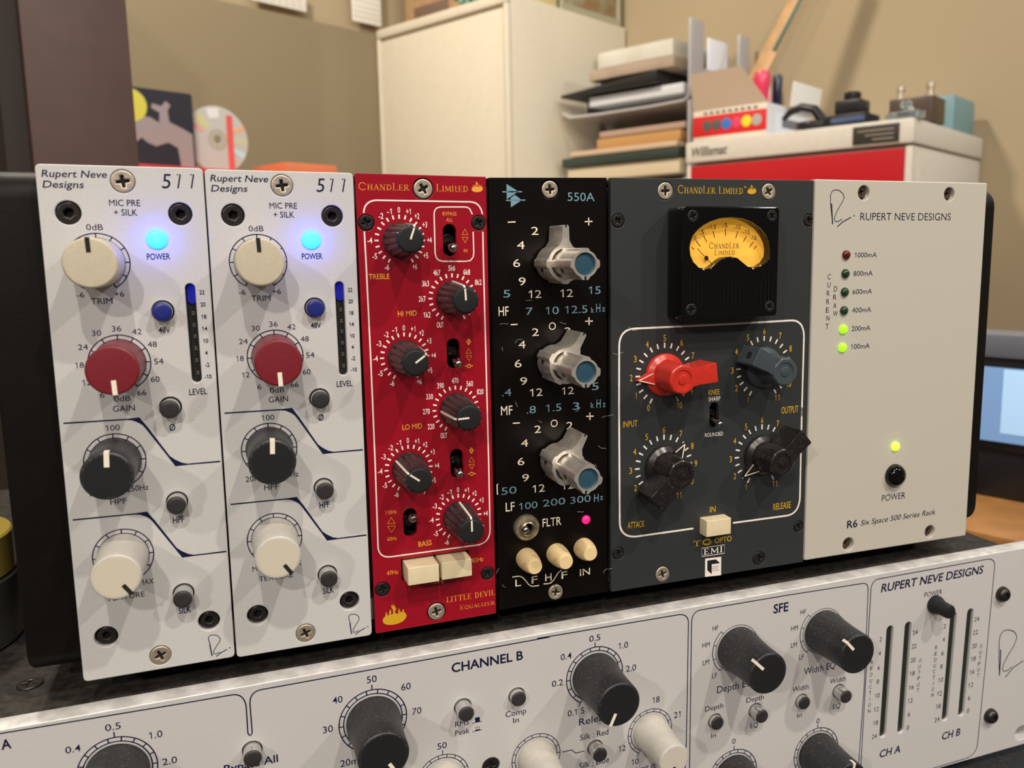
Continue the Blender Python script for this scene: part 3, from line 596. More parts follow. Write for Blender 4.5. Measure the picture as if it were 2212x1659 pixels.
# ---------------------------------------------------------------- black equalizer with stacked aluminium knobs
def lobed(r, bumps, n=120):    # bumps: (angle, half width, height)
    o = []
    for i in range(n):
        a = 360 * i / n; rr = r
        for ba, bw, bh in bumps:
            d = abs((a - ba + 180) % 360 - 180)
            if d < bw: rr = max(rr, r + bh * min(1, 2.2 * (1 - d / bw)))
        t = math.radians(a); o.append((rr * math.sin(t), rr * math.cos(t)))
    return o
def stacked_knob(mod, c, finang, inang, h, label):
    h1 = 12.0
    base = mod.add('frequency_knob', cached('api_outer', lambda: bevelled(plate('outer', lobed(5.35, [(90, 17, .55), (180, 17, .55), (270, 17, .55)]), [circle((0, 0), 4.35, 40)], 1.5, h1, M_ALU), .35)), (c[0], c[1], 0), -math.radians(finang), None, label)
    def fin():
        pts = [(-2.6, 4.2), (-1.15, 6.6), (-.95, 10.6), (-.6, 11.0), (.6, 11.0), (.95, 10.6), (1.15, 6.6), (2.6, 4.2)]
        return bevelled(plate('fin', [(x, y) for x, y in pts], [], 1.2, h1 + .05, M_ALU), .3)
    obj('pointer_fin', cached('api_fin', fin), base)
    obj('fin_mark', cached('api_mark', lambda: G().box(-.22, .22, 10.3, 11.06, h1 - 2.4, h1 + .12).mesh('m', M_VOID)), base)
    for a in (135, 250): 
        t = math.radians(a); g = G().tube([(5.0 * math.sin(t), 5.0 * math.cos(t), 6.0), (5.42 * math.sin(t), 5.42 * math.cos(t), 6.0)], .9, 16)
        obj('set_screw', g.mesh('set_screw', M_BLKSCREW), base)
    inner = mod.add('gain_knob', cached('api_inner', lambda: bevelled(plate('inner', lobed(3.75, [(0, 22, .62), (90, 22, .62), (180, 22, .62), (270, 22, .62)]), [circle((0, 0), 3.15, 40)], 2.0, h, M_ALU), .25)), (c[0], c[1], 0), -math.radians(inang), None, label.replace('outer', 'inner'))
    obj('blue_disc', cached('api_disc', lambda: G().lathe([(3.2, h - 2.2), (3.2, h - .75), (3.0, h - .7)], 40).mesh('d', M_BLUECAP)), inner)
    obj('rim_mark', cached('api_rim', lambda: G().box(-.3, .3, 3.3, 4.5, h - .5, h + .06).mesh('m', M_VOID)), inner)
    for a in (-50, 60):
        t = math.radians(a); g = G().tube([(3.3 * math.sin(t), 3.3 * math.cos(t), 17.5), (3.86 * math.sin(t), 3.86 * math.cos(t), 17.5)], .85, 16)
        obj('set_screw', g.mesh('set_screw', M_BLKSCREW), inner)
    return base
def black_eq():
    mod = Mod('equalizer_module', PBLK, 3 * PITCH, 133.35)
    B1, B2, B3, B4 = crop(1040, 370, 6.9125), crop(1040, 600, 6.9125), crop(1040, 830, 6.9125), crop(1050, 1060, 5.925)
    L = lambda C, *p: mod.L(C(*p))
    out = panel_outline(mod, [(1055, 383.5), (1310.5, 383.7), (1313.3, 1277.7), (1077.8, 1317.4)], .35)
    scr = [(L(B1, 1020, 272), 2.55), (L(B4, 890, 1295), 2.45)]
    holes = [circle(c, r + .4) for c, r in scr] + [circle(L(B4, 508, 462), 2.0)]
    fp = obj('front_panel', plate('front_panel', out, holes, -1.6, 0, M_BLACKP, .12), mod.e)
    backing(mod, fp, [(c, r + .7) for c, r in scr] + [(L(B4, 508, 462), 2.3)], -3.4)
    for (c, r), a in zip(scr, (5, -8)): cross_screw(mod, c, r, M_SCREW, a, .3, label='nickel cross-head screw')
    Cr = Ink(mod, M_CREAM); Bl = Ink(mod, M_BLUEINK)
    c_ = lambda ink, C, s, x, y, w, h, **k: ink.t(C, s, x - w / 2, x + w / 2, y, h, **k)
    Bl.poly([L(B1, *p) for p in ((372, 188), (550, 302), (378, 418))]); Bl.poly([L(B1, *p) for p in ((435, 398), (500, 352), (602, 432), (440, 538))])
    Bl.line(B1, [(310, 307), (605, 305)], .34); Bl.line(B1, [(367, 434), (655, 430)], .34)
    Bl.t(B1, '550A', 1287, 1690, 382, 124, .0)
    def plus(C, x, y, s):
        Cr.line(C, [(x - s, y + 2), (x + s, y - 2)], .36); Cr.line(C, [(x, y - s), (x + 1, y + s)], .36)
    def minus(C, x0, x1, y): Cr.line(C, [(x0, y + 3), (x1, y - 3)], .36)
    minus(B1, 393, 510, 758); plus(B1, 1600, 750, 58); minus(B2, 436, 540, 698); plus(B2, 1605, 648, 58); minus(B3, 468, 574, 580); plus(B3, 1618, 478, 56)
    bw = .0
    for C, s, x, y, w, h in ((B1, '2', 797, 890, 106, 118), (B1, '4', 587, 1103, 112, 115), (B1, '6', 525, 1370, 106, 118), (B1, '9', 607, 1645, 104, 118), (B2, '12', 800, 245, 190, 115), (B2, '12', 1272, 230, 188, 115),
        (B2, 'O', 1058, 722, 106, 112), (B2, '2', 805, 812, 102, 112), (B2, '4', 605, 998, 104, 112), (B2, '6', 547, 1280, 102, 115), (B2, '9', 630, 1543, 104, 112), (B3, '12', 818, 122, 190, 112), (B3, '12', 1290, 97, 180, 108),
        (B3, 'O', 1085, 583, 106, 108), (B3, '2', 838, 672, 98, 108), (B3, '2', 1315, 617, 96, 108), (B2, '2', 1290, 795, 96, 108), (B3, '4', 643, 878, 104, 108), (B3, '6', 590, 1153, 102, 110), (B3, '9', 658, 1397, 102, 108), (B3, '12', 855, 1555, 185, 110), (B3, '12', 1290, 1510, 180, 108)):
        c_(Cr, C, s, x, y, w, h, bold=bw)
    c_(Cr, B2, 'HF', 330, 500, 150, 138, bold=.004); c_(Cr, B3, 'MF', 377, 392, 172, 136, bold=.004); c_(Cr, B4, 'LF', 308, 205, 115, 112, bold=.004)
    for C, s, x, y, w, h in ((B2, '5', 378, 238, 104, 112), (B2, '15', 1690, 185, 178, 112), (B2, '7', 715, 500, 100, 110), (B2, '10', 1057, 488, 196, 112), (B2, '12.5', 1415, 472, 335, 112), (B3, '5', 1700, 30, 100, 110), (B3, '.4', 375, 122, 140, 108), (B3, '.8', 743, 380, 140, 108), (B3, '1.5', 1078, 350, 228, 108), (B3, '3', 1410, 325, 98, 108), (B3, '50', 410, 1587, 228, 108), (B4, '100', 540, 190, 236, 86), (B4, '200', 870, 145, 285, 86), (B4, '300', 1208, 110, 262, 86)):
        c_(Bl, C, s, x, y, w, h, bold=.0)
    c_(Bl, B2, 'H', 1743, 452, 62, 128); c_(Bl, B2, 'k', 1658, 482, 42, 84); c_(Bl, B2, 'z', 1822, 458, 46, 88)
    c_(Bl, B3, 'H', 1748, 288, 62, 125); c_(Bl, B3, 'k', 1655, 312, 46, 84); c_(Bl, B3, 'z', 1832, 296, 42, 88); c_(Bl, B4, 'H', 1410, 92, 58, 100); c_(Bl, B4, 'z', 1478, 80, 40, 70)
    Cr.line(B3, [(252, 1493), (232, 1498), (237, 1645), (250, 1642)], .3)
    c_(Cr, B4, 'FLTR', 842, 398, 240, 104, bold=.004); c_(Cr, B4, 'IN', 1265, 1038, 130, 84, bold=.004)
    c_(Cr, B4, 'L', 410, 1178, 74, 86, bold=.004); c_(Cr, B4, 'F', 620, 1138, 76, 90, bold=.004); c_(Cr, B4, 'H', 797, 1107, 82, 90, bold=.004); c_(Cr, B4, 'F', 1002, 1078, 76, 90, bold=.004)
    Cr.line(B4, [(335, 1106), (400, 1095), (435, 1095), (470, 1112), (505, 1150), (540, 1195), (565, 1215), (600, 1222), (678, 1212)], .34); Cr.line(B4, [(735, 1192), (790, 1190), (830, 1178), (862, 1145), (900, 1085), (925, 1045), (965, 1015)], .34)
    Cr.build('cream_lettering', fp, 'cream print'); Bl.build('blue_lettering', fp, 'grey-blue print')
    for base, cap, fa, ia, lb in (((B1, 1035, 1373), (B1, 1553, 1365), 1, 0, 'outer aluminium high band knob, fin straight up'), ((B2, 1055, 1247), (B2, 1593, 1390), 31, 2, 'outer aluminium mid band knob, fin turned right'), ((B3, 1095, 1108), (B3, 1625, 1390), 29, 12, 'outer aluminium low band knob, fin turned right')):
        c = mod.L(base[0](base[1], base[2])); h = 26.5
        stacked_knob(mod, c, fa, ia + 180, h, lb)
    # filter toggle in a knurled nut
    c = L(B4, 508, 462)
    g = G().lathe([(4.05, 0), (4.05, 1.3), (3.8, 1.7), (2.9, 1.9), (2.7, 1.7), (2.7, 1.2), (2.3, 1.2), (2.3, 2.6), (1.9, 2.8), (1.75, 2.5), (1.75, .3)], 80, caps=False, rf=lambda a, z: 1 + (.03 * math.cos(a * 40) if z < 1.4 and z > -.1 else 0) )
    nut = mod.add('toggle_nut', g.mesh('toggle_nut', mat('brassy_nickel', (.66, .58, .44), .32, metal=.85, grain=.3, scale=600), ang=40), (c[0], c[1], 0), label='knurled nut of the filter toggle')
    tL = mod.L(B4(508, 505), 4.0); g = G().tube([(0, 0, -.5), ((tL - c)[0], (tL - c)[1], 3.6), ((tL - c)[0] * 1.12, (tL - c)[1] * 1.12, 4.4), ((tL - c)[0] * 1.15, (tL - c)[1] * 1.15, 4.7)], [.8, 1.25, 1.0, .2], 18)
    obj('toggle_lever', g.mesh('toggle_lever', MATS['worn_chrome'], ang=70), nut)
    for base, tip, h, lb in (((510, 860), (628, 980), 8.6, 'low filter button, smudged'), ((895, 800), (1018, 925), 8.6, 'high filter button'), ((1240, 730), (1335, 815), 6.4, 'bypass button, shorter')):
        c = L(B4, *base); hh = min(max(mod.height(c, B4(*tip)), 5), 11)
        g = G().lathe([(3.35, .1), (3.4, .5), (3.35, hh * .3), (3.05, hh * .6), (2.6, hh * .85), (2.3, hh - .12), (2.15, hh)], 36)
        b = mod.add('button', g.mesh('button', M_IVORY2, ang=40), (c[0], c[1], 0), label='cream ' + lb)
        obj('button_face', G().lathe([(2.2, hh - .1), (2.1, hh + .04)], 30).mesh('f', mat('yellow_cream_face', (.80, .62, .33), .5)), b)
    led(mod, L(B4, 1278, 370), 1.45, mat('magenta_lamp', (.9, .02, .2), .3, emit=(1.0, .004, .10), es=1.2), 'lit magenta indicator', 1.0)
    c = L(B4, 1278, 370); l = bpy.data.lights.new('indicator_glow', 'POINT'); l.energy = .00003; l.color = (1, .03, .2); l.shadow_soft_size = .0008
    o = bpy.data.objects.new('indicator_glow', l); COL.objects.link(o); o.parent = mod.e; o.location = Vector((c[0], c[1], 2.4)) * S
    tag(mod.e, 'black equalizer module with three stacked aluminium knobs with blue discs', 'audio module')
black_eq()

# ---------------------------------------------------------------- slate compressor, two slots wide
def chicken_knob(mod, c, ang, h, m, mring, label, ptr=True):
    key = ('ck', m.name)
    def body():
        def rf(a, z):
            if z < 2.2: return 1
            return 1 - .035 * (0.5 - 0.5 * math.cos(8 * a))
        g = G().lathe([(7.0, .15), (7.0, .7), (6.7, 1.3), (5.9, 1.9), (5.3, 2.4), (5.05, 5), (4.85, h - .8), (4.6, h - .25), (4.2, h), (3.15, h), (3.0, h - .3), (1.75, h - .32), (1.6, h - .1), (1.3, h + .02), (.02, h + .05)], 96, rf=rf)
        return g.mesh('knob', m, ang=26)
    k = mod.add('knob', cached(key + (round(h, 1),), body), (c[0], c[1], 0), -math.radians(ang), None, label)
    def handle():
        o = [(-3.0, -3.2), (-2.75, -6.2), (-3.2, -12.1), (-2.9, -12.4), (2.9, -12.4), (3.2, -12.1), (2.75, -6.2), (3.0, -3.2)]
        g = G(); v = []
        for z, kx in ((2.2, .97), (h - .15, 1.0)): v += [(x * kx, y, z) for x, y in o]
        n = len(o); g.add(v, [tuple(reversed(range(n))), tuple(range(n, 2 * n))] + [(i, (i + 1) % n, n + (i + 1) % n, n + i) for i in range(n)])
        return bevelled(g.mesh('handle', m), .35, 3)
    obj('handle', cached(key + ('h', round(h, 1)), handle), k)
    obj('set_screw_hole', cached('ckhole', lambda: G().tube([(0, -12.0, 7.8), (0, -12.46, 7.8)], 1.25, 20).mesh('s', M_BLKSCREW)), k)
    def tip():
        g = G().add([(-2.4, 5.6, .3), (2.4, 5.6, .3), (0, 10.9, .3), (-2.0, 5.0, 3.2), (2.0, 5.0, 3.2), (0, 10.2, 1.1)], [(2, 1, 0), (3, 4, 5), (0, 1, 4, 3), (1, 2, 5, 4), (2, 0, 3, 5)])
        return bevelled(g.mesh('tip', m), .15, 2)
    p = obj('pointer_tip', cached(key + ('t',), tip), k)
    def vline():
        g = G(); A = (-1.75, 5.3, 3.05); B = (0, 9.8, 1.3); C2 = (1.75, 5.3, 3.05)
        g.tube([A, B], .17, 6); g.tube([C2, B], .17, 6); me = g.mesh('v', M_LINE); return me
    obj('pointer_line', cached('ckline', vline), k)
    return k
def opto():
    mod = Mod('compressor_module', POPT, 4 * PITCH, 133.35)
    O1, O2, O3, O4, O5 = crop(1300, 370, 4.608), crop(1310, 680, 7.542), crop(1540, 680, 7.542), crop(1310, 880, 4.608), crop(1310, 1080, 4.608)
    L = lambda C, *p: mod.L(C(*p)); I = lambda x, y: (x, y)
    out = panel_outline(mod, [(1319.5, 383.5), (1761.8, 389.5), (1735.3, 1213.5), (1319.8, 1278.6)], .35)
    silv = [(L(O1, 632, 195), 2.65), (L(O1, 1660, 202), 2.6), (L(O5, 558, 737), 2.55)]
    dark = [(L(O1, 163, 492), 2.0), (L(O1, 2062, 487), 1.95), (L(O5, 118, 530), 1.95), (L(O5, 1518, 580), 2.35), (L(O5, 1912, 262), 1.9)]
    sl = (L(I, 1543, 881), L(I, 1543, 914), 1.75)
    holes = [circle(c, r + .2) for c, r in silv + dark] + [slotpts(*sl)]
    fp = obj('front_panel', plate('front_panel', out, holes, -2.0, 0, M_GREYP, .15), mod.e)
    obj('hole_backing', G().box(1, 75, 1, 132, -7.4, -7.0).mesh('b', M_VOID), fp)
    for (c, r), a in zip(silv, (3, 30, 15)): cross_screw(mod, c, r, M_SCREW, a, .2, label='nickel cross-head screw')
    for (c, r), a in zip(dark, (40, 20, 10, 5, 30)): cross_screw(mod, c, r, M_BLKSCREW, a, .1, label='small black cross-head screw')
    cc = (np.array(sl[0]) + np.array(sl[1])) / 2; toggle(mod, cc, mod.L(O4(1128, 165), 5.0), 5.0, 'chrome toggle switch between sharp and rounded', 1.15, z0=-6)
    W_ = Ink(mod, M_INKW); Gd = Ink(mod, M_GOLD2)
    arcp = lambda p0, pc, p1, n=8: [tuple((1 - t) ** 2 * np.array(p0) + 2 * t * (1 - t) * np.array(pc) + t * t * np.array(p1)) for t in [i / n for i in range(n + 1)]]
    W_.line(I, [O5(865, 283)] + arcp(O5(300, 363), O5(140, 378), O5(132, 230)) + [O4(125, 0)] + arcp(O2(207, 505), O2(215, 240), O2(450, 225)) + [(1570, 700.3)] + arcp(O3(1270, 92), O3(1475, 80), O3(1482, 350)) + [O3(1445, 1659), O4(1945, 0)] + arcp(O4(1925, 900), O4(1915, 1060), O4(1790, 1078)) + [O4(1258, 1150)], .62)
    knobs = [([O2(*p) for p in ((943, 498), (830, 520), (727, 575), (637, 657), (567, 762), (525, 882), (523, 1128), (567, 1242), (637, 1337), (723, 1403), (1055, 505), (1157, 547), (1245, 618), (1313, 712))], -97, M_KR, 0, 'bright red input knob, pointer left', O2(1235, 1050)),
      ([O3(*p) for p in ((833, 385), (728, 408), (628, 460), (937, 393), (1033, 435), (1113, 507), (428, 1008), (467, 1120), (528, 1213), (612, 1277), (1010, 1247))], 117, M_KG, 1, 'blue-grey output knob, handle to the left', O3(1175, 925)),
      ([O4(*p) for p in ((572, 295), (505, 312), (440, 347), (385, 400), (343, 465), (315, 538), (305, 615), (317, 690), (645, 300), (705, 322))], 46, M_KK, 1, 'black attack knob, pointer up right', O4(740, 680)),
      ([O4(*p) for p in ((1548, 193), (1487, 210), (1425, 243), (1373, 293), (1333, 355), (1307, 427), (1297, 500), (1305, 573), (1328, 635), (1415, 730), (1610, 197), (1668, 220))], -131, M_KK, 1, 'black release knob, pointer down left', O4(1755, 545))]
    for pts, ang, m, k, lb, cap in knobs:
        c, r = mod.circ(pts); 
        for i in range(-10, 11): W_.tick(c, r - .85, r + .85, i * 15, .52)
        n0 = 5 if k == 0 else 6
        for i in range(-5, 6):
            s = str(n0 + i) if (k == 0 or True) else ''
            if k == 0 and i == 5: s = '10'
            a = math.radians(i * 30 + (1.5 if i else 0) * (1 if i > 0 else -1)); rl = r * 1.245
            Gd.at(s, c[0] + rl * math.sin(a), c[1] + rl * math.cos(a), .95 * len(s) if s not in ('1',) else .35, 2.05, .004)
        h = 12.2; chicken_knob(mod, c, ang, h, m, None, lb)
    Gd.serif(O1, 'CHANDLER LIMItED', 762, 1408, 192, 62, (0, 5, 9), 1.0); Gd.t(O1, '®', 1415, 1438, 158, 26); flame(Gd, O1, 1492, 200, 90)
    t = lambda *a, **k: Gd.t(*a, **k)
    t(O4, 'INPUT', 165, 308, 164, 60, .003); t(O3, 'OUTPUT', 1115, 1390, 1545, 108, .003); t(O2, 'KNEE', 1662, 1842, 1260, 84, .003); t(O5, 'ATTACK', 210, 380, 245, 62, .003); t(O5, 'RELEASE', 1660, 1835, 57, 62, .003); t(O5, 'IN', 1028, 1085, 92, 56, .004)
    W_.t(O2, 'SHARP', 1660, 1855, 1368, 70, .0); W_.t(O4, 'ROUNDED', 982, 1160, 268, 38, .0)
    Gd.serif(O5, 'TG', 866, 1046, 424, 52, (), 1.9); t(O5, 'OPTO', 1078, 1245, 393, 52, .004)
    # label plate letters and emblem
    e = [L(O5, *p) for p in ((948, 480), (1175, 445), (1173, 530), (950, 562))]; W_.rib(e, .22, True)
    Bk = Ink(mod, M_INKB, .04); Bk.poly([tuple(p) for p in e]); W_.serif(O5, 'EMI', 968, 1155, 503, 56, (), 1.7)
    sq = [L(O5, *p) for p in ((982, 583), (1142, 565), (1140, 748), (980, 765))]; W_.poly([tuple(p) for p in sq])
    Bk2 = Ink(mod, M_INKB, .08)
    Bk2.poly([L(O5, *p) for p in ((1003, 603), (1088, 590), (1130, 628), (1045, 640))]); Bk2.poly([L(O5, *p) for p in ((1003, 603), (1047, 640), (1047, 738), (1003, 700))])
    for i, s in enumerate(('Abbey', 'Road', 'Studios')): Bk2.t(O5, s, 1053, (1118, 1105, 1120)[i], 660 + i * 19, 13)
    Gd.build('gold_lettering', fp, 'gold print'); W_.build('white_lettering', fp, 'white print'); Bk.build('label_ground', fp); Bk2.build('emblem', fp, 'black cube emblem on white')
    h = min(max(mod.height(L(O5, 915, 205), O5(998, 215)), 4), 9)
    rect_button(mod, O5, [(998, 210), (1241, 180), (1241, 345), (998, 364)], h, M_IVORY, 'cream rectangular in button')
    # meter
    hm = min(max(mod.height(L(O1, 662, 378), O1(805, 352)), 8.5), 11)
    P = lambda x, y, hh=hm: mod.L(O1(x, y), hh)
    corners = [P(803, 348), P(1776, 350), P(1745, 1452), P(788, 1472)]
    x0 = (corners[0][0] + corners[3][0]) / 2; x1 = (corners[1][0] + corners[2][0]) / 2; y1 = (corners[0][1] + corners[1][1]) / 2; y0 = (corners[2][1] + corners[3][1]) / 2
    win = [(880, 760), (890, 700), (915, 640), (955, 590), (1010, 545), (1080, 505), (1180, 472), (1290, 463), (1400, 472), (1500, 510), (1580, 567), (1635, 635), (1670, 710), (1682, 780), (1675, 850), (1640, 905), (1580, 945), (1510, 960), (1450, 940), (1400, 900), (1355, 862), (1290, 848), (1225, 858), (1175, 892), (1130, 935), (1080, 965), (1025, 972), (965, 950), (915, 900), (888, 835)]
    wp = [tuple(P(*p)) for p in win]
    met = mod.add('meter', plate('meter', roundpoly([(x0, y0), (x1, y0), (x1, y1), (x0, y1)], 1.6), [wp], .02, hm, M_GLOSS, .45), label='gloss black meter housing with lit yellow dial')
    dz = hm - 3.6
    M_DIAL = mat('lit_yellow_dial', (.72, .42, .06), .6, emit=(1.0, .44, .03), es=.30, col2=(.66, .36, .04), scale=90)
    obj('dial', G().box(min(p[0] for p in wp) - 2.5, max(p[0] for p in wp) + 2.5, min(p[1] for p in wp) - 1.5, max(p[1] for p in wp) + 1.5, dz - .3, dz).mesh('dial', M_DIAL, False), met)
    Dk = Ink(mod, mat('brown_black_ink', (.02, .008, .003), .8), dz + .05)
    Q = lambda x, y: mod.L(O1(x, y), dz)
    for s, x, y, w in (('0', 928, 665, 24), ('.5', 995, 607, 44), ('-1.5', 1096, 555, 80), ('-5', 1222, 537, 54), ('-10', 1346, 557, 64), ('-13', 1436, 603, 64), ('-16', 1508, 663, 60)):
        q = Q(x, y); W2 = Q(x + w / 2, y)[0] - Q(x - w / 2, y)[0]; Dk.at(s, q[0], q[1], W2, abs(Q(x, y - 22)[1] - Q(x, y + 22)[1]))
    for a, b in (((893, 755), (918, 782)), ((938, 692), (980, 748)), ((1012, 640), (1042, 702)), ((1107, 592), (1122, 662)), ((1230, 572), (1230, 645)), ((1352, 598), (1332, 668)), ((1438, 645), (1408, 703)), ((1508, 703), (1468, 757)), ((1542, 742), (1512, 773))):
        Dk.rib([Q(*a), Q(*b)], .25)
    old = mod.L; mod.L = lambda px, hh=0: Mod.L(mod, px, dz); Dk.serif(O1, 'CHANDLER', 1068, 1370, 744, 46, (0, 5), .95); Dk.serif(O1, 'LIMItED', 1122, 1325, 811, 42, (0,), .95); del mod.L
    Dk.t(O1, '15', 970, 992, 938, 16)
    Dk.build('dial_print', met)
    N = Ink(mod, M_INKB, dz + .7); N.rib([Q(938, 768), Q(1105, 945)], .22); N.poly(circle(Q(1030, 865), .75, 20)); N.build('needle', met, 'black meter needle')
    for x, y, r, a in ((905, 446, 1.9, 20), (1692, 445, 1.85, 35), (888, 1378, 1.9, 10), (1668, 1345, 1.8, 50)):
        q = P(x, y); cross_screw(mod, q, r, M_BLKSCREW, a, hm + .25, met)
    g = G()
    for x, ya, yb in ((872, 985, 1300), (912, 1035, 1320), (951, 1080, 1330), (990, 1130, 1345), (1212, 1115, 1360), (1251, 1115, 1360), (1290, 1115, 1355), (1328, 1115, 1350), (1368, 1110, 1350), (1580, 1105, 1330), (1620, 1060, 1310), (1658, 1015, 1290), (1698, 970, 1280)):
        a = P(x, ya); b = P(x, yb); g.tube([(a[0], b[1], hm - .02), (a[0], a[1], hm - .02)], .22, 8)
    obj('rib', g.mesh('ribs', M_GLOSS), met)['kind'] = 'stuff'
    l = bpy.data.lights.new('dial_lamp', 'AREA'); l.shape = 'RECTANGLE'; l.size = .024; l.size_y = .002; l.energy = .0035; l.color = (1, .62, .22)
    lo = bpy.data.objects.new('dial_lamp', l); COL.objects.link(lo); lo.parent = mod.e; q = P(1290, 470); lo.location = Vector((q[0], min(p[1] for p in wp) + 1.0, hm - 1.0)) * S; lo.rotation_euler = (math.radians(135), 0, 0)
    tag(mod.e, 'slate grey double-width compressor module with a lit yellow meter', 'audio module')
opto()

# ---------------------------------------------------------------- rack case with its own power panel
def rack():
    mod = Mod('module_rack', PR6, 6 * PITCH, 133.35)
    S1, S2 = crop(1740, 370, 3.949), crop(1720, 850, 4.254); I = lambda x, y: (x, y)
    L = lambda C, *p: mod.L(C(*p))
    out = panel_outline(mod, [(1761.5, 387), (2133.2, 395.3), (2086.2, 1156.8), (1737.8, 1210.8)], .6)
    scr = [(L(S1, 492, 177), 1.95), (L(S1, 1222, 190), 1.9), (L(S2, 472, 1380), 1.95), (L(S2, 1222, 1264), 1.9)]
    fp = obj('power_panel', plate('power_panel', out, [circle(c + np.array((.35, -.25)), r + .45) for c, r in scr], -3.0, 0, M_R6, .35), mod.e, label='pale grey power panel with six indicator lights')
    obj('hole_backing', G().box(2, 72, 2, 131, -3.6, -3.05).mesh('b', M_VOID), fp)
    for (c, r), a in zip(scr, (15, 3, 20, 8)):
        o = cross_screw(mod, c, r, mat('bronze_screw', (.12, .085, .06), .4, metal=.7), a, -.9, fp); o.name = 'screw'
    nav = Ink(mod, M_NAVY); t = nav.t
    t(S1, 'RUPERT NEVE DESIGNS', 477, 1248, 387, 62, -.004)
    for s, a, b, y in (('1000mA', 420, 608, 713), ('800mA', 410, 573, 870), ('600mA', 402, 567, 1025), ('400mA', 397, 560, 1182), ('200mA', 393, 553, 1338), ('100mA', 388, 547, 1492)): t(S1, s, a, b, y, 42)
    for s, x, y in zip('CURRENT', (202, 200, 194, 191, 187, 190, 184), (900, 968, 1040, 1112, 1183, 1253, 1322)): t(S1, s, x - 13, x + 13, y, 44)
    for s, x, y in zip('DRAW', (256, 250, 250, 255), (1003, 1074, 1145, 1213)): t(S1, s, x - (20 if s == 'W' else 14), x + (20 if s == 'W' else 14), y, 44)
    t(S2, 'POWER', 788, 1002, 948, 58); t(S2, 'R6', 467, 562, 1198, 66, .015); t(S2, 'Six Space 500 Series Rack', 602, 1283, 1136, 48, .004, .22)
    nav.line(S1, [(232, 452), (222, 360), (212, 270), (213, 200), (228, 168), (255, 158), (290, 165), (318, 190), (330, 222), (318, 255), (290, 300), (262, 355), (246, 402), (250, 425), (275, 430), (313, 408)], .26)
    nav.line(S1, [(222, 275), (226, 370), (231, 452)], .42); nav.line(S1, [(271, 472), (320, 430), (388, 392)], .34); nav.poly(circle(L(S1, 415, 380), .25, 12))
    nav.build('lettering', fp)
    M_G0 = mat('unlit_green_lens', (.012, .045, .018), .15, coat=.5); M_R0 = mat('unlit_red_lens', (.10, .004, .004), .15, coat=.5); M_G1 = mat('lit_green_lens', (.3, .8, .02), .3, emit=(.30, 1.0, .004), es=1.1)
    for x, y, m, lb in ((345, 713, M_R0, 'unlit dark red indicator'), (338, 873, M_G0, 'unlit green indicator'), (332, 1030, M_G0, 'unlit green indicator'), (326, 1188, M_G0, 'unlit green indicator'), (320, 1346, M_G1, 'lit green indicator'), (313, 1503, M_G1, 'lit green indicator')):
        c = L(S1, x, y); o = led(mod, c, 1.62, m, None, 1.3); o.parent = fp; o['label'] = lb
    c = L(S2, 908, 484); o = led(mod, c, 1.7, mat('bright_green_lens', (.5, .8, .1), .3, emit=(.62, 1.0, .02), es=2.0), None, 1.4); o.parent = fp; o['label'] = 'brightly lit green power indicator'
    l = bpy.data.lights.new('indicator_glow', 'POINT'); l.energy = .00004; l.color = (.5, 1, .05); l.shadow_soft_size = .0008
    ob = bpy.data.objects.new('indicator_glow', l); COL.objects.link(ob); ob.parent = mod.e; ob.location = Vector((c[0], c[1], 2.6)) * S
    c = L(S2, 900, 750); b = mod.add('power_button', G().lathe([(4.25, -.5), (4.25, .4), (4.1, 1.2), (3.7, 2.0), (3.0, 2.7), (2.0, 3.2), (1.0, 3.4), (.02, 3.45)], 40).mesh('pb', M_GLOSS, ang=60), (c[0], c[1], 0), parent=fp, label='gloss black domed power button')
    # case: cheeks, top, bottom, rear, rails, feet. local x from u0
    X = lambda u: u - mod.u0
    Y = lambda v: mod.v0 - v
    def cheek(ua, ub, name, fz):
        pr = rrect(-240, -fz, Y(131.2), Y(.8), 7, 6)       # profile in depth/height
        n = len(pr); v = [(X(ua), y, z) for z, y in pr] + [(X(ub), y, z) for z, y in pr]
        g2 = G().add(v, [tuple(range(n)), tuple(reversed(range(n, 2 * n)))] + [(i, n + i, n + (i + 1) % n, (i + 1) % n) for i in range(n)])
        return obj(name, bevelled(g2.mesh(name, M_CASE), 1.6, 3, 50), mod.e)
    lu = PRED.uv(72, 1450)[0]
    cheek(-13.4, .3, 'side_cheek', 5.0); cheek(302.6, 315.5, 'side_cheek', 6.0)
    g = G().box(X(.3), X(302.6), Y(2.2), Y(.9), -238, -4.2); obj('top_cover', g.mesh('t', M_CASE), mod.e)
    g = G().box(X(.3), X(302.6), Y(132.6), Y(131.2), -238, -4.6); obj('bottom_cover', g.mesh('t', M_CASE), mod.e)
    g = G().box(X(.3), X(302.6), Y(131.2), Y(2.2), -238, -236); obj('rear_cover', g.mesh('t', M_CASE), mod.e)
    rail = lambda va, vb: bevelled(G().box(X(.3), X(228.8), Y(vb), Y(va), -12, -5.4).mesh('r', mat('bright_rail', (.6, .6, .6), .25, metal=1.0)), .3)
    obj('rail', rail(2.6, 9.5), mod.e); obj('rail', rail(123.8, 130.7), mod.e)
    g = G().box(X(.3), X(302), Y(123.5), Y(9.7), -20, -18); obj('inner_screen', g.mesh('s', M_VOID), mod.e)
    for u in (10, 292):
        for z in (-22, -215):
            obj('foot', G().lathe([(6, 0), (7, 1), (7, 7.6), (6.5, 8.5)], 28).mesh('foot', mat('rubber', (.01, .01, .01), .8)), mod.e, (X(u), Y(132.5), z), rx=PI / 2)
    # ventilation ridge behind the top edge
    g = G()
    for i in range(150):
        x = X(34 + i * 1.3); g.box(x, x + .6, Y(.9), Y(.2), -70, -20)
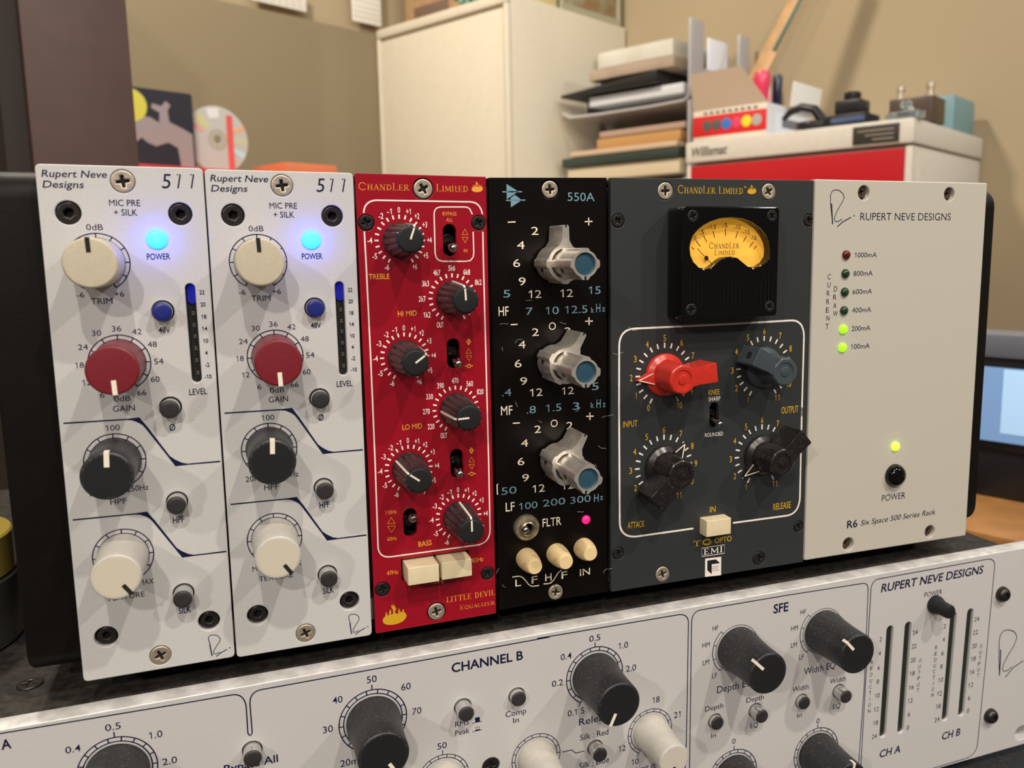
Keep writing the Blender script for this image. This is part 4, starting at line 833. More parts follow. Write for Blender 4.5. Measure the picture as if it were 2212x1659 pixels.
    o = obj('vent_rib', g.mesh('v', mat('blue_grey_mesh', (.10, .10, .14), .5)), mod.e); o['kind'] = 'stuff'
    tag(mod.e, 'black module rack holding all front modules, pale grey power panel at its right', 'equipment rack')
rack()

# ---------------------------------------------------------------- the 19 inch processor below
_ty = -0.005474266; _tt = 0.02744053
PLOW = Plane((0, 140.798436, -2.970178), (math.cos(_ty), 0, math.sin(_ty)), (0, math.cos(_tt), math.sin(_tt)))
def big_knob(mod, c, kind, ang, label, h=18.6, k=1.0):
    if kind == 'k': return smooth_knob(mod, c, 7.95 * k, 7.05 * k, h, M_KBLK, M_KCAP, M_LINE, ang, label, 1.0, 4.2, True)
    return smooth_knob(mod, c, 6.3, 5.25, h - 1.2, M_KWHT, mat('grey_white_cap', (.58, .54, .47), .5), M_VOID, ang, label, 1.0, 3.0, True)
def processor():
    mod = Mod('rack_processor', PLOW, 0, 88.1)
    L1, L2, L3, L4, L5, L6 = crop(0, 1459, 4.424), crop(400, 1380, 4.424), crop(860, 1340, 5.2), crop(1160, 1330, 5.0425), crop(1480, 1260, 4.157), crop(1820, 1180, 3.464)
    L = lambda C, *p: mod.L(C(*p)); I = lambda x, y: (x, y)
    B = {'bypass': (L(L2, 642, 1065), (650, 1125), L2, 'bypass all button'), 'rms': (L(L3, 728, 975), (768, 1035), L3, 'peak and average button'), 'comp': (L(L3, 1335, 850), (1357, 872), L3, 'compressor in button'), 'silk': (L(L4, 635, 1440), (685, 1515), L4, 'silk button'),
         'din': (L(L5, 270, 1238), (292, 1250), L5, 'depth in button'), 'deq': (L(L5, 632, 1142), (690, 1192), L5, 'depth equalizer button'), 'win': (L(L5, 1048, 1058), (1068, 1072), L5, 'width in button'), 'weq': (L(L5, 1380, 970), (1443, 1012), L5, 'width equalizer button')}
    slots = [(L(L6, 357, 626), L(L6, 303, 1405)), (L(L6, 493, 597), L(L6, 437, 1372)), (L(L6, 832, 524), L(L6, 768, 1280)), (L(L6, 958, 497), L(L6, 890, 1245))]
    ears = [(L(L6, 1334, 1400), L(L6, 1380, 1385), 3.2)]
    ytop = 88.1; x0, x1 = -132.6, 350.2
    out = [(x0, 0), (x1, 0), (x1, ytop), (x0, ytop)]
    holes = [circle(b[0], 2.75, 28) for b in B.values()] + [slotpts(a, b, 1.55, 8) for a, b in slots] + [slotpts(a, b, r) for a, b, r in ears] + [slotpts((-125.5, 11), (-121, 11), 3.2)] + [circle(L(L3, 1045, 1640), 2.9)]
    fp = obj('front_panel', plate('front_panel', roundpoly(out, .5), holes, -6.2, 0, M_PORT, .3), mod.e)
    fp.data.materials.append(M_EDGE)                       # dusty top edge, its reflected brightness painted in as a pale colour
    for p in fp.data.polygons:
        c = p.center / S
        if abs(p.normal.z) < .75 and (c.y > ytop - .75): p.material_index = 1
    for a, b in slots:
        M_SM = mat('smoked_meter_window', (.016, .020, .016), .35)
        obj('meter_window', plate('w', slotpts(a, b, 1.53, 8), [], -1.4, -1.1, M_SM, 0), mod.e, label='dark level meter window')
    obj('hole_backing', G().box(-110, 330, 2, 86, -6.9, -6.25).mesh('b', M_VOID), fp)
    nav = Ink(mod, M_NAVY); t = nav.t
    arcp = lambda p0, pc, p1, n=8: [tuple((1 - q) ** 2 * np.array(p0) + 2 * q * (1 - q) * np.array(pc) + q * q * np.array(p1)) for q in [i / n for i in range(n + 1)]]
    w = .34
    # section outlines
    mid = arcp(L2(450, 534), L2(560, 520), L2(583, 640))
    nav.line(I, [(-560, 1667), (0, 1584.5), L2(0, 612)] + mid + [L2(600, 900)] + arcp(L2(600, 900), L2(622, 945), L2(641, 895)) + arcp(L2(619, 620), L2(615, 500), L2(742, 482)) + [L2(2212, 215), L3(1700, 188)] + [L4(0, 248)] + arcp((1462, 1328.5), (1486, 1324), L4(1650, 70)) + [L4(1640, 650), L4(1628, 1340), (1480, 1659), (1478, 1720)], w)
    nav.line(I, [(1488.6, 1720), L5(40, 1659), L5(50, 900)] + arcp(L5(58, 350), L5(62, 250), L5(150, 237)) + [L5(900, 110)] + arcp(L5(1590, 2), L5(1645, -8), L5(1643, 60)) + [L5(1610, 900), L5(1560, 1590), (1851, 1720)], w)
    nav.line(I, [(1856, 1720), L6(140, 1590)] + arcp(L6(212, 330), L6(218, 250), L6(280, 243)) + arcp(L6(1080, 98), L6(1142, 88), L6(1138, 150)) + [L6(1075, 830)] + arcp(L6(1010, 1480), L6(1000, 1560), L6(920, 1588)) + [L6(640, 1672), (1930, 1688)], w)
    t(L3, 'CHANNEL B', 605, 1410, 462, 98, .025); t(I, 'CHANNEL A', -150, 27.5, 1621, 21, .025)
    for C, s, x, y, ww, h in ((L1, '0.5', 1079, 490, 152, 64), (L1, '1.0', 1488, 565, 130, 64), (L1, '2.0', 1622, 815, 143, 64), (L1, '0.4', 698, 703, 150, 64),
        (L2, '50', 1783, 385, 95, 64), (L2, '60', 2110, 455, 90, 64), (L2, '40', 1456, 582, 96, 64), (L2, '30', 1364, 863, 98, 64), (L3, '70', 210, 1017, 105, 72), (L2, '20ms', 1590, 1172, 215, 64),
        (L3, 'RMS', 718, 1155, 155, 58), (L3, 'Peak', 722, 1250, 162, 58), (L3, 'Comp', 1323, 1035, 233, 62), (L3, 'In', 1324, 1120, 64, 58), (L3, '50', 494, 1408, 106, 68),
        (L4, '0.5', 630, 243, 120, 64), (L4, '1.0', 940, 322, 103, 66), (L4, '2.0', 1024, 570, 110, 66), (L4, '0.4', 318, 442, 120, 66), (L4, '0.2', 223, 733, 120, 66), (L4, '0.1 S', 426, 1048, 182, 66),
        (L4, 'Release', 645, 1120, 370, 74), (L4, 'Silk : Red', 624, 1295, 308, 62), (L4, 'Silk : Blue', 624, 1600, 327, 62), (L4, '18', 1297, 915, 77, 64), (L4, '21', 1527, 1078, 70, 64), (L4, '12', 928, 1445, 75, 62), (L4, '10', 1069, 1590, 78, 62), (L4, 'Limit dB', 1195, 1650, 230, 62),
        (L5, 'HF', 273, 402, 52, 42), (L5, 'HM', 188, 553, 66, 42), (L5, 'LM', 186, 710, 58, 42), (L5, 'LF', 265, 828, 44, 42), (L5, 'HF', 1060, 257, 48, 42), (L5, 'HM', 982, 402, 60, 42), (L5, 'LM', 976, 553, 52, 42), (L5, 'LF', 1045, 663, 40, 42),
        (L5, 'Depth EQ', 450, 922, 322, 60), (L5, 'Width EQ', 1210, 762, 280, 58), (L5, 'Depth', 261, 1113, 162, 44), (L5, 'Depth', 629, 1035, 155, 44), (L5, 'Width', 1036, 940, 143, 44), (L5, 'Width', 1372, 868, 140, 44), (L5, 'In', 255, 1365, 45, 42), (L5, 'EQ', 621, 1275, 68, 44), (L5, 'In', 1027, 1183, 42, 42), (L5, 'EQ', 1361, 1102, 66, 42), (L5, '0', 438, 1417, 30, 46), (L5, '0', 1193, 1235, 28, 46)):
        t(C, s, x - ww / 2, x + ww / 2, y, h, .002)
    t(L2, 'Bypass All', 370, 893, 1192, 72, .012); t(L5, 'SFE', 795, 927, 220, 78, .02); t(L6, 'RUPERT NEVE DESIGNS', 305, 1058, 242, 58, .018, .12); t(L6, 'POWER', 613, 745, 352, 36); t(L6, 'CH A', 280, 433, 1535, 52, .018, .1); t(L6, 'CH B', 747, 880, 1405, 52, .018, .1)
    for lst in ([('2', 285, 697), ('4', 278, 802), ('6', 271, 908), ('8', 264, 1013), ('10', 260, 1117), ('12', 253, 1220), ('18', 247, 1322), ('24', 238, 1423)], [('24', 543, 645), ('22', 535, 748), ('20', 528, 852), ('18', 522, 952), ('16', 515, 1055), ('12', 507, 1156), ('6', 497, 1257), ('0', 489, 1358)],
        [('2', 765, 598), ('4', 757, 698), ('6', 748, 800), ('8', 740, 900), ('10', 735, 1000), ('12', 725, 1102), ('18', 717, 1198), ('24', 707, 1297)], [('24', 1005, 545), ('22', 995, 645), ('20', 986, 745), ('18', 978, 843), ('16', 969, 940), ('12', 959, 1038), ('6', 948, 1135), ('0', 939, 1230)]):
        for s, x, y in lst: t(L6, s, x - 9 * len(s), x + 9 * len(s), y, 33)
    for word, xs, ys in (('REDUCTION', (220, 217, 215, 212, 209, 206, 204, 201, 199), (866, 912, 960, 1007, 1052, 1098, 1143, 1188, 1233)), ('REDUCTION', (702, 698, 694, 690, 686, 683, 680, 676, 673), (757, 803, 850, 893, 937, 982, 1027, 1070, 1113)), ('OUTPUT', (581, 577, 574, 570, 567, 564), (855, 900, 943, 988, 1035, 1078)), ('OUTPUT', (1036, 1032, 1029, 1023, 1019, 1015), (748, 793, 835, 880, 922, 965))):
        for s, x, y in zip(word, xs, ys): t(L6, s, x - (9 if s != 'I' else 1.5), x + (9 if s != 'I' else 1.5), y, 28)
    # small push symbols and step line
    nav.line(L3, [(833, 1157), (943, 1132)], .18); nav.poly([L(L3, *p) for p in ((862, 1095), (915, 1083), (920, 1133), (867, 1145))]); nav.line(L3, [(833, 1252), (943, 1227)], .18); nav.poly([L(L3, *p) for p in ((866, 1230), (918, 1219), (922, 1230), (868, 1243))])
    for a, b in (((868, 1198), (880, 1215)), ((890, 1190), (891, 1212)), ((918, 1190), (903, 1210))): nav.line(L3, [a, b], .16)
    nav.line(L4, [(275, 1485), (380, 1462), (420, 1497), (518, 1473)], .3)
    nav.line(L6, [(1174, 965), (1170, 850), (1172, 710), (1182, 660), (1208, 632), (1240, 625), (1278, 635), (1300, 660), (1303, 690), (1285, 740), (1245, 805), (1210, 870), (1196, 915), (1205, 937), (1235, 930), (1268, 900)], .36)
    nav.line(L6, [(1183, 772), (1180, 870), (1174, 968)], .55); nav.line(L6, [(1217, 982), (1275, 910), (1352, 857)], .42)
    # dials
    fine = [-130, -110, -90, -70, -50, -30, -10, 10, 30, 50, 70, 90, 110, 130, 150, -150]
    def ring(pts, ro, ri, c=None, wd=.33, tick0=True):
        c = c if c is not None else mod.circ(pts)[0]
        scale_ring(nav, c, ro, ri, fine, wd)
        if tick0: nav.tick(c, ro, ro + 1.6, 0, wd)
        return c
    cA = ring([L1(*p) for p in ((750, 885), (820, 765), (915, 680), (1030, 615), (1160, 587), (1290, 610), (1395, 660), (1465, 745), (1500, 850))], 9.75, 8.5)
    cT = ring([L2(*p) for p in ((1470, 840), (1490, 740), (1550, 640), (1630, 555), (1735, 497), (1840, 475), (1945, 495), (2030, 545), (2090, 628), (2117, 725), (1500, 955), (1570, 1030))], 9.9, 8.6)
    cR = ring([L4(*p) for p in ((320, 700), (345, 590), (410, 480), (490, 400), (580, 352), (680, 333), (775, 355), (860, 405), (912, 490), (345, 810), (410, 900), (470, 960))], 9.9, 8.6)
    nav.tick(cR, 9.9, 11.3, -150, .27)
    cl, rl = mod.circ([L4(*p) for p in ((990, 1310), (1005, 1220), (1060, 1150), (1120, 1080), (1195, 1030), (1280, 1005), (1350, 1025), (1415, 1075), (1455, 1140), (1470, 1190), (1005, 1390), (1050, 1460))])
    ring(None, 8.2, 7.15, cl, .24, False); nav.tick(cl, 8.2, 9.6, -150, .24)
    c3, _ = mod.circ([L3(*p) for p in ((1275, 1640), (1300, 1520), (1345, 1420), (1410, 1340), (1500, 1290), (1600, 1265), (1680, 1285), (1755, 1335), (1805, 1410), (1825, 1490))]); ring(None, 8.2, 7.15, c3, .24, False)
    c2, _ = mod.circ([L3(*p) for p in ((345, 1590), (445, 1530), (540, 1500), (640, 1515), (730, 1570), (280, 1655), (785, 1640))]); ring(None, 8.2, 7.15, c2, .24, True)
    cD, rD = mod.circ([L5(*p) for p in ((335, 455), (285, 560), (275, 680), (330, 760), (495, 370), (410, 395), (590, 400), (640, 445))])
    cW, rW = mod.circ([L5(*p) for p in ((1120, 310), (1072, 410), (1068, 520), (1110, 595), (1260, 228), (1180, 255), (1350, 255))])
    for c in (cD, cW):
        nav.arc(c, 8.5, 0, 360, .2); nav.arc(c, 9.75, -138, -42, .27)
        for a in (-138, -106, -74, -42): nav.tick(c, 8.5, 9.75, a, .24)
    c5 = ring([L5(*p) for p in ((245, 1655), (280, 1600), (325, 1560), (395, 1510), (470, 1488), (545, 1495), (600, 1530), (635, 1600))], 9.8, 8.55)
    c6 = ring([L5(*p) for p in ((980, 1580), (1000, 1480), (1040, 1410), (1100, 1345), (1160, 1310), (1225, 1300), (1290, 1310), (1340, 1355), (1370, 1415))], 9.8, 8.55)
    nav.build('lettering', fp)
    big_knob(mod, cA, 'k', 200, 'charcoal release knob of channel A'); big_knob(mod, cT, 'k', 150, 'charcoal attack knob'); big_knob(mod, cR, 'k', 204, 'charcoal release knob of channel B'); big_knob(mod, cD, 'k', -46, 'charcoal depth equalizer knob'); big_knob(mod, cW, 'k', -43, 'charcoal width equalizer knob')
    big_knob(mod, c5, 'k', 30, 'charcoal depth knob'); big_knob(mod, c6, 'k', 12, 'charcoal width knob')
    big_knob(mod, cl, 'w', 2 + 178, 'grey-white limit knob', 18.2); big_knob(mod, c3, 'w', 200, 'grey-white silk texture knob'); big_knob(mod, c2, 'w', 150, 'grey-white threshold knob')
    for nme, (c, cap, C, lb) in B.items():
        h = {'bypass': 4.4, 'rms': 4.4, 'comp': 2.2, 'silk': 4.4, 'din': 1.8, 'deq': 4.4, 'win': 1.8, 'weq': 4.4}[nme]
        push_button(mod, c, 2.45, h, M_BTN, lb)
    c = L(L6, 688, 432); pb = mod.add('power_button', G().lathe([(3.6, -1), (3.6, 1.2), (3.2, 2.4), (2.75, 3.4), (2.7, 7.2), (2.4, 7.8), (1.8, 8.0), (.02, 8.05)], 36).mesh('p', M_KCAP, ang=40), (c[0], c[1], 0), label='black round power button')
    for x, y, r in ((1190, 355, 3.1), (1100, 1265, 3.0)):
        c = L(L6, x, y); o = mod.add('screw', cached(('bt', r), lambda: G().lathe([(3.1, 0), (3.1, .6), (2.8, 1.7), (2.1, 2.5), (1.35, 2.75), (1.3, 1.4), (.02, 1.3)], 32).mesh('b', M_DARKM, ang=50)), (c[0], c[1], 0), label='black button-head screw')
    cross_screw(mod, L(L3, 1045, 1640), 2.75, M_DARKM, 0, -.3, label='dark cross-head screw')
    # chassis behind the panel
    b = bevelled(G().box(-108, 327.5, 1.5, 87.4, -265, -7.0).mesh('chassis', M_DUST), .6)
    for q in b.vertices: q.co.y += q.co.z * math.tan(_tt)
    obj('chassis', b, mod.e, label='dusty black steel chassis')
    fz = (PLOW.O[2]); 
    for px in ((65, 1480),):
        d = ray(*px); k = (141.6 - CAM[1]) / d[1]; X = CAM + d * k; q = (X - PLOW.O); c = (q @ PLOW.A, 88.1 - q @ PLOW.B, q @ PLOW.N)
        o = obj('screw', cached('topscrew', lambda: plate('screw', circle((0, 0), 3.4), [cross_pts(1.9, 1.0)], -.6, 1.0, M_DARKM, .3)), mod.e, (c[0], 87.0 + c[2] * math.tan(_tt), c[2]), rx=-PI / 2, label='cross-head screw in the chassis top')
    for u in (-60, 280):
        for z in (-30, -235): obj('foot', G().lathe([(8, 0), (9, 1), (9, 5.2), (8, 6)], 24).mesh('f', mat('rubber', (.01, .01, .01), .8)), mod.e, (u, -4.5, z), rx=-PI / 2)
    tag(mod.e, 'wide silver rack processor with charcoal and white knobs under the module rack', 'audio processor')
processor()

# ================================================================ the room behind, turned against the rack
TH = math.radians(62.9)
E2 = np.array([math.sin(TH), 0, math.cos(TH)]); E1 = np.array([-math.cos(TH), 0, math.sin(TH)])
def run(P, d, xt):             # how far from P along d until the picture column xt
    c = R @ P + T; q = R @ d; k = (xt - CX) / F; return (k * c[2] - c[0]) / (q[0] - k * q[2])
def onv(px, py, v):            # the point seen at a pixel on a horizontal surface
    d = ray(px, py); return CAM + d * ((v - CAM[1]) / d[1])
def on1(px, py, e):            # on the vertical plane E1 = e
    d = ray(px, py); return CAM + d * ((e - CAM @ E1) / (d @ E1))
def on2(px, py, e):
    d = ray(px, py); return CAM + d * ((e - CAM @ E2) / (d @ E2))
def rm(P, e): return None
RZ = math.atan2(D3(E2)[1], D3(E2)[0])
def empty(name, P, rz=None):   # base empty of a thing; local x = E2, y = E1, z up
    o = bpy.data.objects.new(name, None); COL.objects.link(o); o.empty_display_size = .05; o.location = W3(P); o.rotation_euler = (0, 0, RZ if rz is None else rz); return o
def solo(name, me, P, rz=None):
    o = bpy.data.objects.new(name, me); COL.objects.link(o); o.location = W3(P); o.rotation_euler = (0, 0, RZ if rz is None else rz); return o
def pt(e1, e2, v): return E1 * e1 + E2 * e2 + np.array([0, v, 0.])
def bb(x0, x1, y0, y1, z0, z1, m, bev=1.5, name='box'): return bevelled(G().box(x0, x1, y0, y1, z0, z1).mesh(name, m), bev, 2)
M_WALL = mat('tan_wallpaper', (.41, .325, .20), .85, grain=.05, bump=.3, scale=250)
M_WALL2 = mat('tan_wall_left', (.40, .32, .20), .85, grain=.05, bump=.3, scale=250)
M_BOARD = mat('olive_felt_board', (.25, .205, .125), .9, grain=.06, bump=.3, scale=400)
M_FLOOR = mat('dark_floor', (.10, .075, .05), .6, grain=.3, scale=6)
M_CAB = mat('cream_steel', (.74, .68, .54), .45, grain=.03, scale=60)
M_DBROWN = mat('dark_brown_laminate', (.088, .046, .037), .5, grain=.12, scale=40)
M_FR = mat('fridge_red', (.46, .006, .012), .32); M_FW = mat('ivory_moulding', (.66, .62, .54), .38, grain=.04, scale=80)
WALL2, WALLL, FLOORV, COUNTER = 1668., 1548., 980., 45.
def struct(o): o['kind'] = 'structure'; return o
struct(solo('floor', G().box(-1500, WALL2 + 60, -1500, WALLL + 60, -40, 0).mesh('floor', M_FLOOR, False), np.array([0, FLOORV, 0.])))
struct(solo('wall_back', G().box(WALL2, WALL2 + 60, -1500, WALLL, 0, 2500).mesh('wall', M_WALL, False), np.array([0, FLOORV, 0.])))
struct(solo('wall_left', G().box(-1500, WALL2 + 60, WALLL, WALLL + 60, 0, 2500).mesh('wall', M_WALL2, False), np.array([0, FLOORV, 0.])))
# felt board on the left wall
a = on1(539, 14, WALLL - 22); b = on1(800, 61, WALLL - 22)
tb = a[1]; o = solo('pin_board', bb(0, 1500, 0, 21, 0, 980 - 150 - tb, M_BOARD, 3), pt(WALLL - 22, b @ E2 - 1440, 980 - 150)); tag(o, 'wide olive-brown felt board on the wall left of the cream cabinet', 'notice board')
def sheet(name, e, xa, ya, xb, yb, label, m):
    A = on1(xa, ya, e); B = on1(xb, yb, e); h = B[1] - A[1]; w = abs((B - A) @ E2)
    o = empty(name, pt(e, A @ E2, B[1])); obj('page', bb(0, w, 0, .8, 0, h, m, .1), o)
    g = G()
    for i in range(1, 9): g.box(w * .04, w * .96, -.5, -.1, h * i / 9 - 1, h * i / 9 + 1)
    for i in range(1, 8): g.box(w * i / 8 - .8, w * i / 8 + .8, -.5, -.1, h * .04, h * .96)
    obj('grid_print', g.mesh('g', mat('pale_grid', (.55, .52, .44), .9)), o); tag(o, label, 'calendar'); return o
M_PAPER = mat('white_paper', (.80, .78, .72), .8)
sheet('calendar_sheet', WALLL - 24, 540, -60, 662, 26, 'white gridded calendar sheet at the top edge, left of the other one', M_PAPER)
sheet('calendar_sheet', WALLL - 24, 757, -60, 824, 58, 'white gridded calendar sheet just left of the cardboard box on the cabinet', M_PAPER)
# ---- cream steel cabinet
P = at(1101, -17, 1765); w1 = run(P, E1, 805); e1a = P @ E1; e2a = P @ E2; hc = FLOORV - P[1]; dep = WALL2 - 6 - e2a
w1 = min(w1, WALLL - 24 - e1a)
c = empty('steel_cabinet', pt(e1a, e2a, FLOORV))
obj('body', bb(2, dep, 0, w1, 0, hc, M_CAB, 4), c)
obj('door', bb(-6, 2, 16, w1 - 12, 40, hc - 28, M_CAB, 3), c)
obj('top_trim', bb(-9, 3, 0, w1, hc - 20, hc + 1, M_CAB, 4), c); obj('side_trim', bb(-9, 3, 0, 13, 0, hc - 20, M_CAB, 4), c); obj('side_trim', bb(-9, 3, w1 - 10, w1, 0, hc - 20, M_CAB, 4), c)
tag(c, 'tall cream steel cabinet in the corner behind the red module', 'cabinet')
CT = P[1] - 1.0
def oncab(px, ya): return (pt(e1a, e2a, CT))
# things on the cabinet
M_CARD = mat('brown_cardboard', (.42, .26, .13), .8, grain=.1, scale=60)
cb = empty('cardboard_box', pt(e1a + w1 * .36, e2a + 62, CT)); obj('carton', bb(0, 230, 0, w1 * .58, 0, 190, M_CARD, 2), cb)
obj('label_print', bb(-1.5, 0, w1 * .22, w1 * .50, 22, 52, mat('dark_print', (.16, .10, .07), .8), .3), cb); tag(cb, 'brown cardboard box on the left of the cabinet top', 'box')
gs = G(); random.seed(3)
for i in range(60):
    x, y, z = random.gauss(0, 9), random.gauss(0, 20), abs(random.gauss(14, 12)) + 4; gs.lathe([(.5, z - 6), (7, z - 2), (6, z + 3), (.5, z + 7)], 7, (x, y), False)
gt = solo('green_bow', gs.mesh('bow', mat('green_foil', (.05, .25, .16), .35), True), pt(e1a + w1 * .30, e2a + 24, CT)); gt.location.z += .002
tag(gt, 'crumpled green ribbon bow at the front edge of the cabinet top', 'ribbon')
yb = solo('yellow_box', bb(0, 85, 0, 70, 0, 150, mat('pale_yellow_card', (.72, .62, .30), .7), 2), pt(e1a + 6, e2a + 70, CT)); tag(yb, 'pale yellow box on the cabinet top, beside the framed case', 'box')
fb = empty('display_case', pt(e1a + 4, e2a + 170, CT)); fw = dep - 185
obj('case_frame', plate('frame', [(0, 0), (fw, 0), (fw, 170), (0, 170)], [[(9, 14), (fw - 9, 14), (fw - 9, 160), (9, 160)]], 0, 60, mat('olive_frame', (.42, .40, .28), .4), .8), fb, (0, 60, 0), rx=PI / 2)
obj('panel', bb(6, fw - 6, 4, 8, 10, 165, mat('brown_green_picture', (.30, .19, .09), .5, col2=(.36, .36, .24), scale=18), .5), fb)
tag(fb, 'olive framed display case at the back right of the cabinet top', 'display case')
# ---- counter under the trays and the fridge
Pf = at(1978, 253, 1300); f1, f2 = Pf @ E1, Pf @ E2; fwid = run(Pf, E1, 1483); fdep = run(Pf, E2, 2125); hf = COUNTER - Pf[1]
ct = empty('counter', pt(f1 - 6, 0, FLOORV)); cx0 = 960.; cy1 = e1a - 8 - (f1 - 6)
obj('worktop', bb(cx0, WALL2 - 2, 0, cy1, FLOORV - COUNTER - 30, FLOORV - COUNTER, mat('beige_worktop', (.40, .33, .24), .5), 2), ct)
for x, y in ((cx0 + 30, 30), (WALL2 - 60, 30), (cx0 + 30, cy1 - 60), (WALL2 - 60, cy1 - 60)): obj('leg', bb(x, x + 35, y, y + 35, 0, FLOORV - COUNTER - 30, M_FW, 2), ct)
tag(ct, 'beige counter carrying the mini fridge and the letter trays', 'counter')
# ---- red-fronted chest
fr = empty('mini_fridge', pt(f1, f2, COUNTER))
obj('body', bb(10, fdep, 4, fwid - 2, 0, hf - 40, M_FW, 4), fr); obj('top_cover', bb(-4, fdep, 0, fwid, hf - 38, hf, M_FW, 5), fr)
obj('top_sheet', bb(4, fdep - 6, 6, fwid - 6, hf, hf + .8, mat('glossy_white_top', (.72, .72, .74), .12), .3), fr)
obj('door', bb(0, 10, 14, fwid - 10, 6, hf - 44, M_FR, 2), fr, label='bright red door'); obj('door_frame', bb(-1, 11, 2, 13, 0, hf - 42, M_FW, 2), fr); obj('door_frame', bb(-1, 11, fwid - 10, fwid - 2, 0, hf - 42, M_FW, 2), fr)
obj('handle', bb(-16, 0, fwid * .28, fwid * .52, hf * .30, hf - 88, mat('smoked_grey', (.12, .09, .09), .3), 4), fr)
obj('side_panel', bb(30, fdep - 10, 1.5, 5, 14, hf - 50, M_FW, 1), fr)
obj('name_plate', bb(-5.5, -4, 22, 96, hf - 34, hf - 6, mat('dark_plate', (.035, .03, .027), .4), .4), fr)
class Fl2:                     # minimal stand-in so Ink can print on any upright face
    pass
def print_on(parent, body, x, y, z, w, h, m, bold=.0, shear=.0, name='lettering'):
    ik = Ink(None, m, 0.0); ik.at(body, 0, 0, w, h, bold, shear); o = ik.build(name, parent); o.location = Vector((x, y, z)) * S
    o.rotation_euler = (PI / 2, 0, -PI / 2); return o      # reads from the -x side
print_on(fr, 'Willismat', -4.3, fwid - 52, hf - 19, 74, 16, mat('brown_black', (.05, .04, .03), .5), .02, .25)
for i in range(3): obj('plate_line', bb(-6.1, -5.5, 30, 88 - 12 * i, hf - 15 - i * 7, hf - 13 - i * 7, mat('tan_print', (.30, .26, .20), .5), .1), fr)
tag(fr, 'ivory mini fridge with a bright red door on the counter, behind the slate module', 'mini fridge')
FT = Pf[1] - .8
# ---- ink carton standing open on it
Pb = onv(1655, 303, FT); 
k1, k2 = Pb @ E1, Pb @ E2; bw_ = run(Pb, E1, 1497); bd = run(Pb, E2, 1752)
bh = Pb[1] - at(1655, 222, np.linalg.norm(R[2] @ (Pb - CAM)) if False else (R @ Pb + T)[2])[1]
bx = empty('ink_carton', pt(k1, k2, FT)); M_CBOX = mat('white_card', (.70, .62, .50), .6); M_CBW = mat('cool_white_card', (.66, .68, .70), .6)
obj('carton_front', bb(0, 2, 0, bw_, 0, bh, M_CBOX, .4), bx); obj('carton_side', bb(2, bd, 0, 2, 0, bh, M_CBW, .4), bx); obj('carton_side', bb(2, bd, bw_ - 2, bw_, 0, bh, M_CBOX, .4), bx); obj('carton_back', bb(bd - 2, bd, 2, bw_ - 2, 0, bh, M_CBOX, .4), bx); obj('carton_base', bb(2, bd - 2, 2, bw_ - 2, 0, 2, M_CBOX, .4), bx)
obj('red_band', bb(-.6, 0, 0, bw_, bh * .28, bh * .84, mat('carton_red', (.60, .012, .015), .5), .1), bx)
lidh = bh * 1.0; lg = G().add([(0, 2, bh), (0, bw_, bh), (-14, bw_, bh + lidh), (-14, bw_ * .30, bh + lidh), (0, bw_ * .0, bh + 2), (1, 2, bh), (1, bw_, bh), (-13, bw_, bh + lidh), (-13, bw_ * .30, bh + lidh), (1, 0, bh + 2)], [(0, 1, 2, 3, 4), (9, 8, 7, 6, 5), (1, 6, 7, 2), (2, 7, 8, 3), (3, 8, 9, 4)])
obj('lid_flap', lg.mesh('flap', mat('kraft_inside', (.46, .35, .25), .75), False), bx)
obj('side_flap', bb(bd * .35, bd, -6, -4.6, bh, bh * 1.65, M_PAPER, .2), bx, rx=.12)
for i, (col, nm) in enumerate((((.10, .09, .08), 'a'), ((.10, .09, .08), 'a'), ((.03, .16, .5), 'b'), ((.65, .05, .12), 'c'), ((.75, .62, .02), 'd'), ((.40, .36, .33), 'e'))):
    obj('colour_spot', G().lathe([(bw_ * .066, 0), (bw_ * .066, .7), (bw_ * .06, .9)], 20).mesh('spot', mat('spot_' + nm, col, .5)), bx, (-.6, bw_ * (.80 - i * .135), bh * .57), rx=0).rotation_euler = (0, -PI / 2, 0)
for i in range(9): obj('print_mark', bb(-.5, .1, bw_ * (.12 + i * .085), bw_ * (.17 + i * .085), bh * .88, bh * .94, mat('brown_black', (.05, .04, .03), .5), .1), bx)
obj('bar_code', G().box(bd * .32, bd * .72, -.6, 0, bh * .42, bh * .66).mesh('bc', mat('grey_bars', (.16, .17, .19), .6)), bx)
obj('side_label', G().box(bd * .18, bd * .86, -.3, 0, bh * .12, bh * .80).mesh('bc', mat('label_white', (.74, .78, .84), .5)), bx)
tag(bx, 'open printer ink carton with a red band and colour spots on the mini fridge', 'carton')
def inbox(fe1, fe2): return pt(k1 + bw_ * fe1, k2 + bd * fe2, FT - 2.3)
pen = solo('marker_pen', G().lathe([(7, 0), (8, 4), (8, bh * 1.1), (8.6, bh * 1.12), (9.5, bh * 1.75), (7, bh * 1.85), (1, bh * 1.86)], 20).mesh('pen', mat('navy_plastic', (.015, .022, .06), .3)), inbox(.12, .40)); tag(pen, 'dark blue capped marker standing in the ink carton', 'marker')
er = solo('pink_highlighter', G().lathe([(8, 0), (9, 6), (9, bh * .9), (14, bh * 1.45), (17, bh * 1.7), (13, bh * 1.88), (4, bh * 1.92)], 14).mesh('er', mat('pink_red_plastic', (.75, .05, .12), .3)), inbox(.20, .20)); tag(er, 'bright pink cap sticking out of the ink carton', 'highlighter')
Pk = inbox(.86, .30); st = empty('wooden_ruler', Pk); L_ = 420
t_ = obj('blade', bb(-3, 1, -22, 12, 16, L_, mat('light_wood', (.58, .34, .15), .5, grain=.2, scale=30), .8), st); t_.rotation_euler = (math.radians(24), math.radians(14), 0)
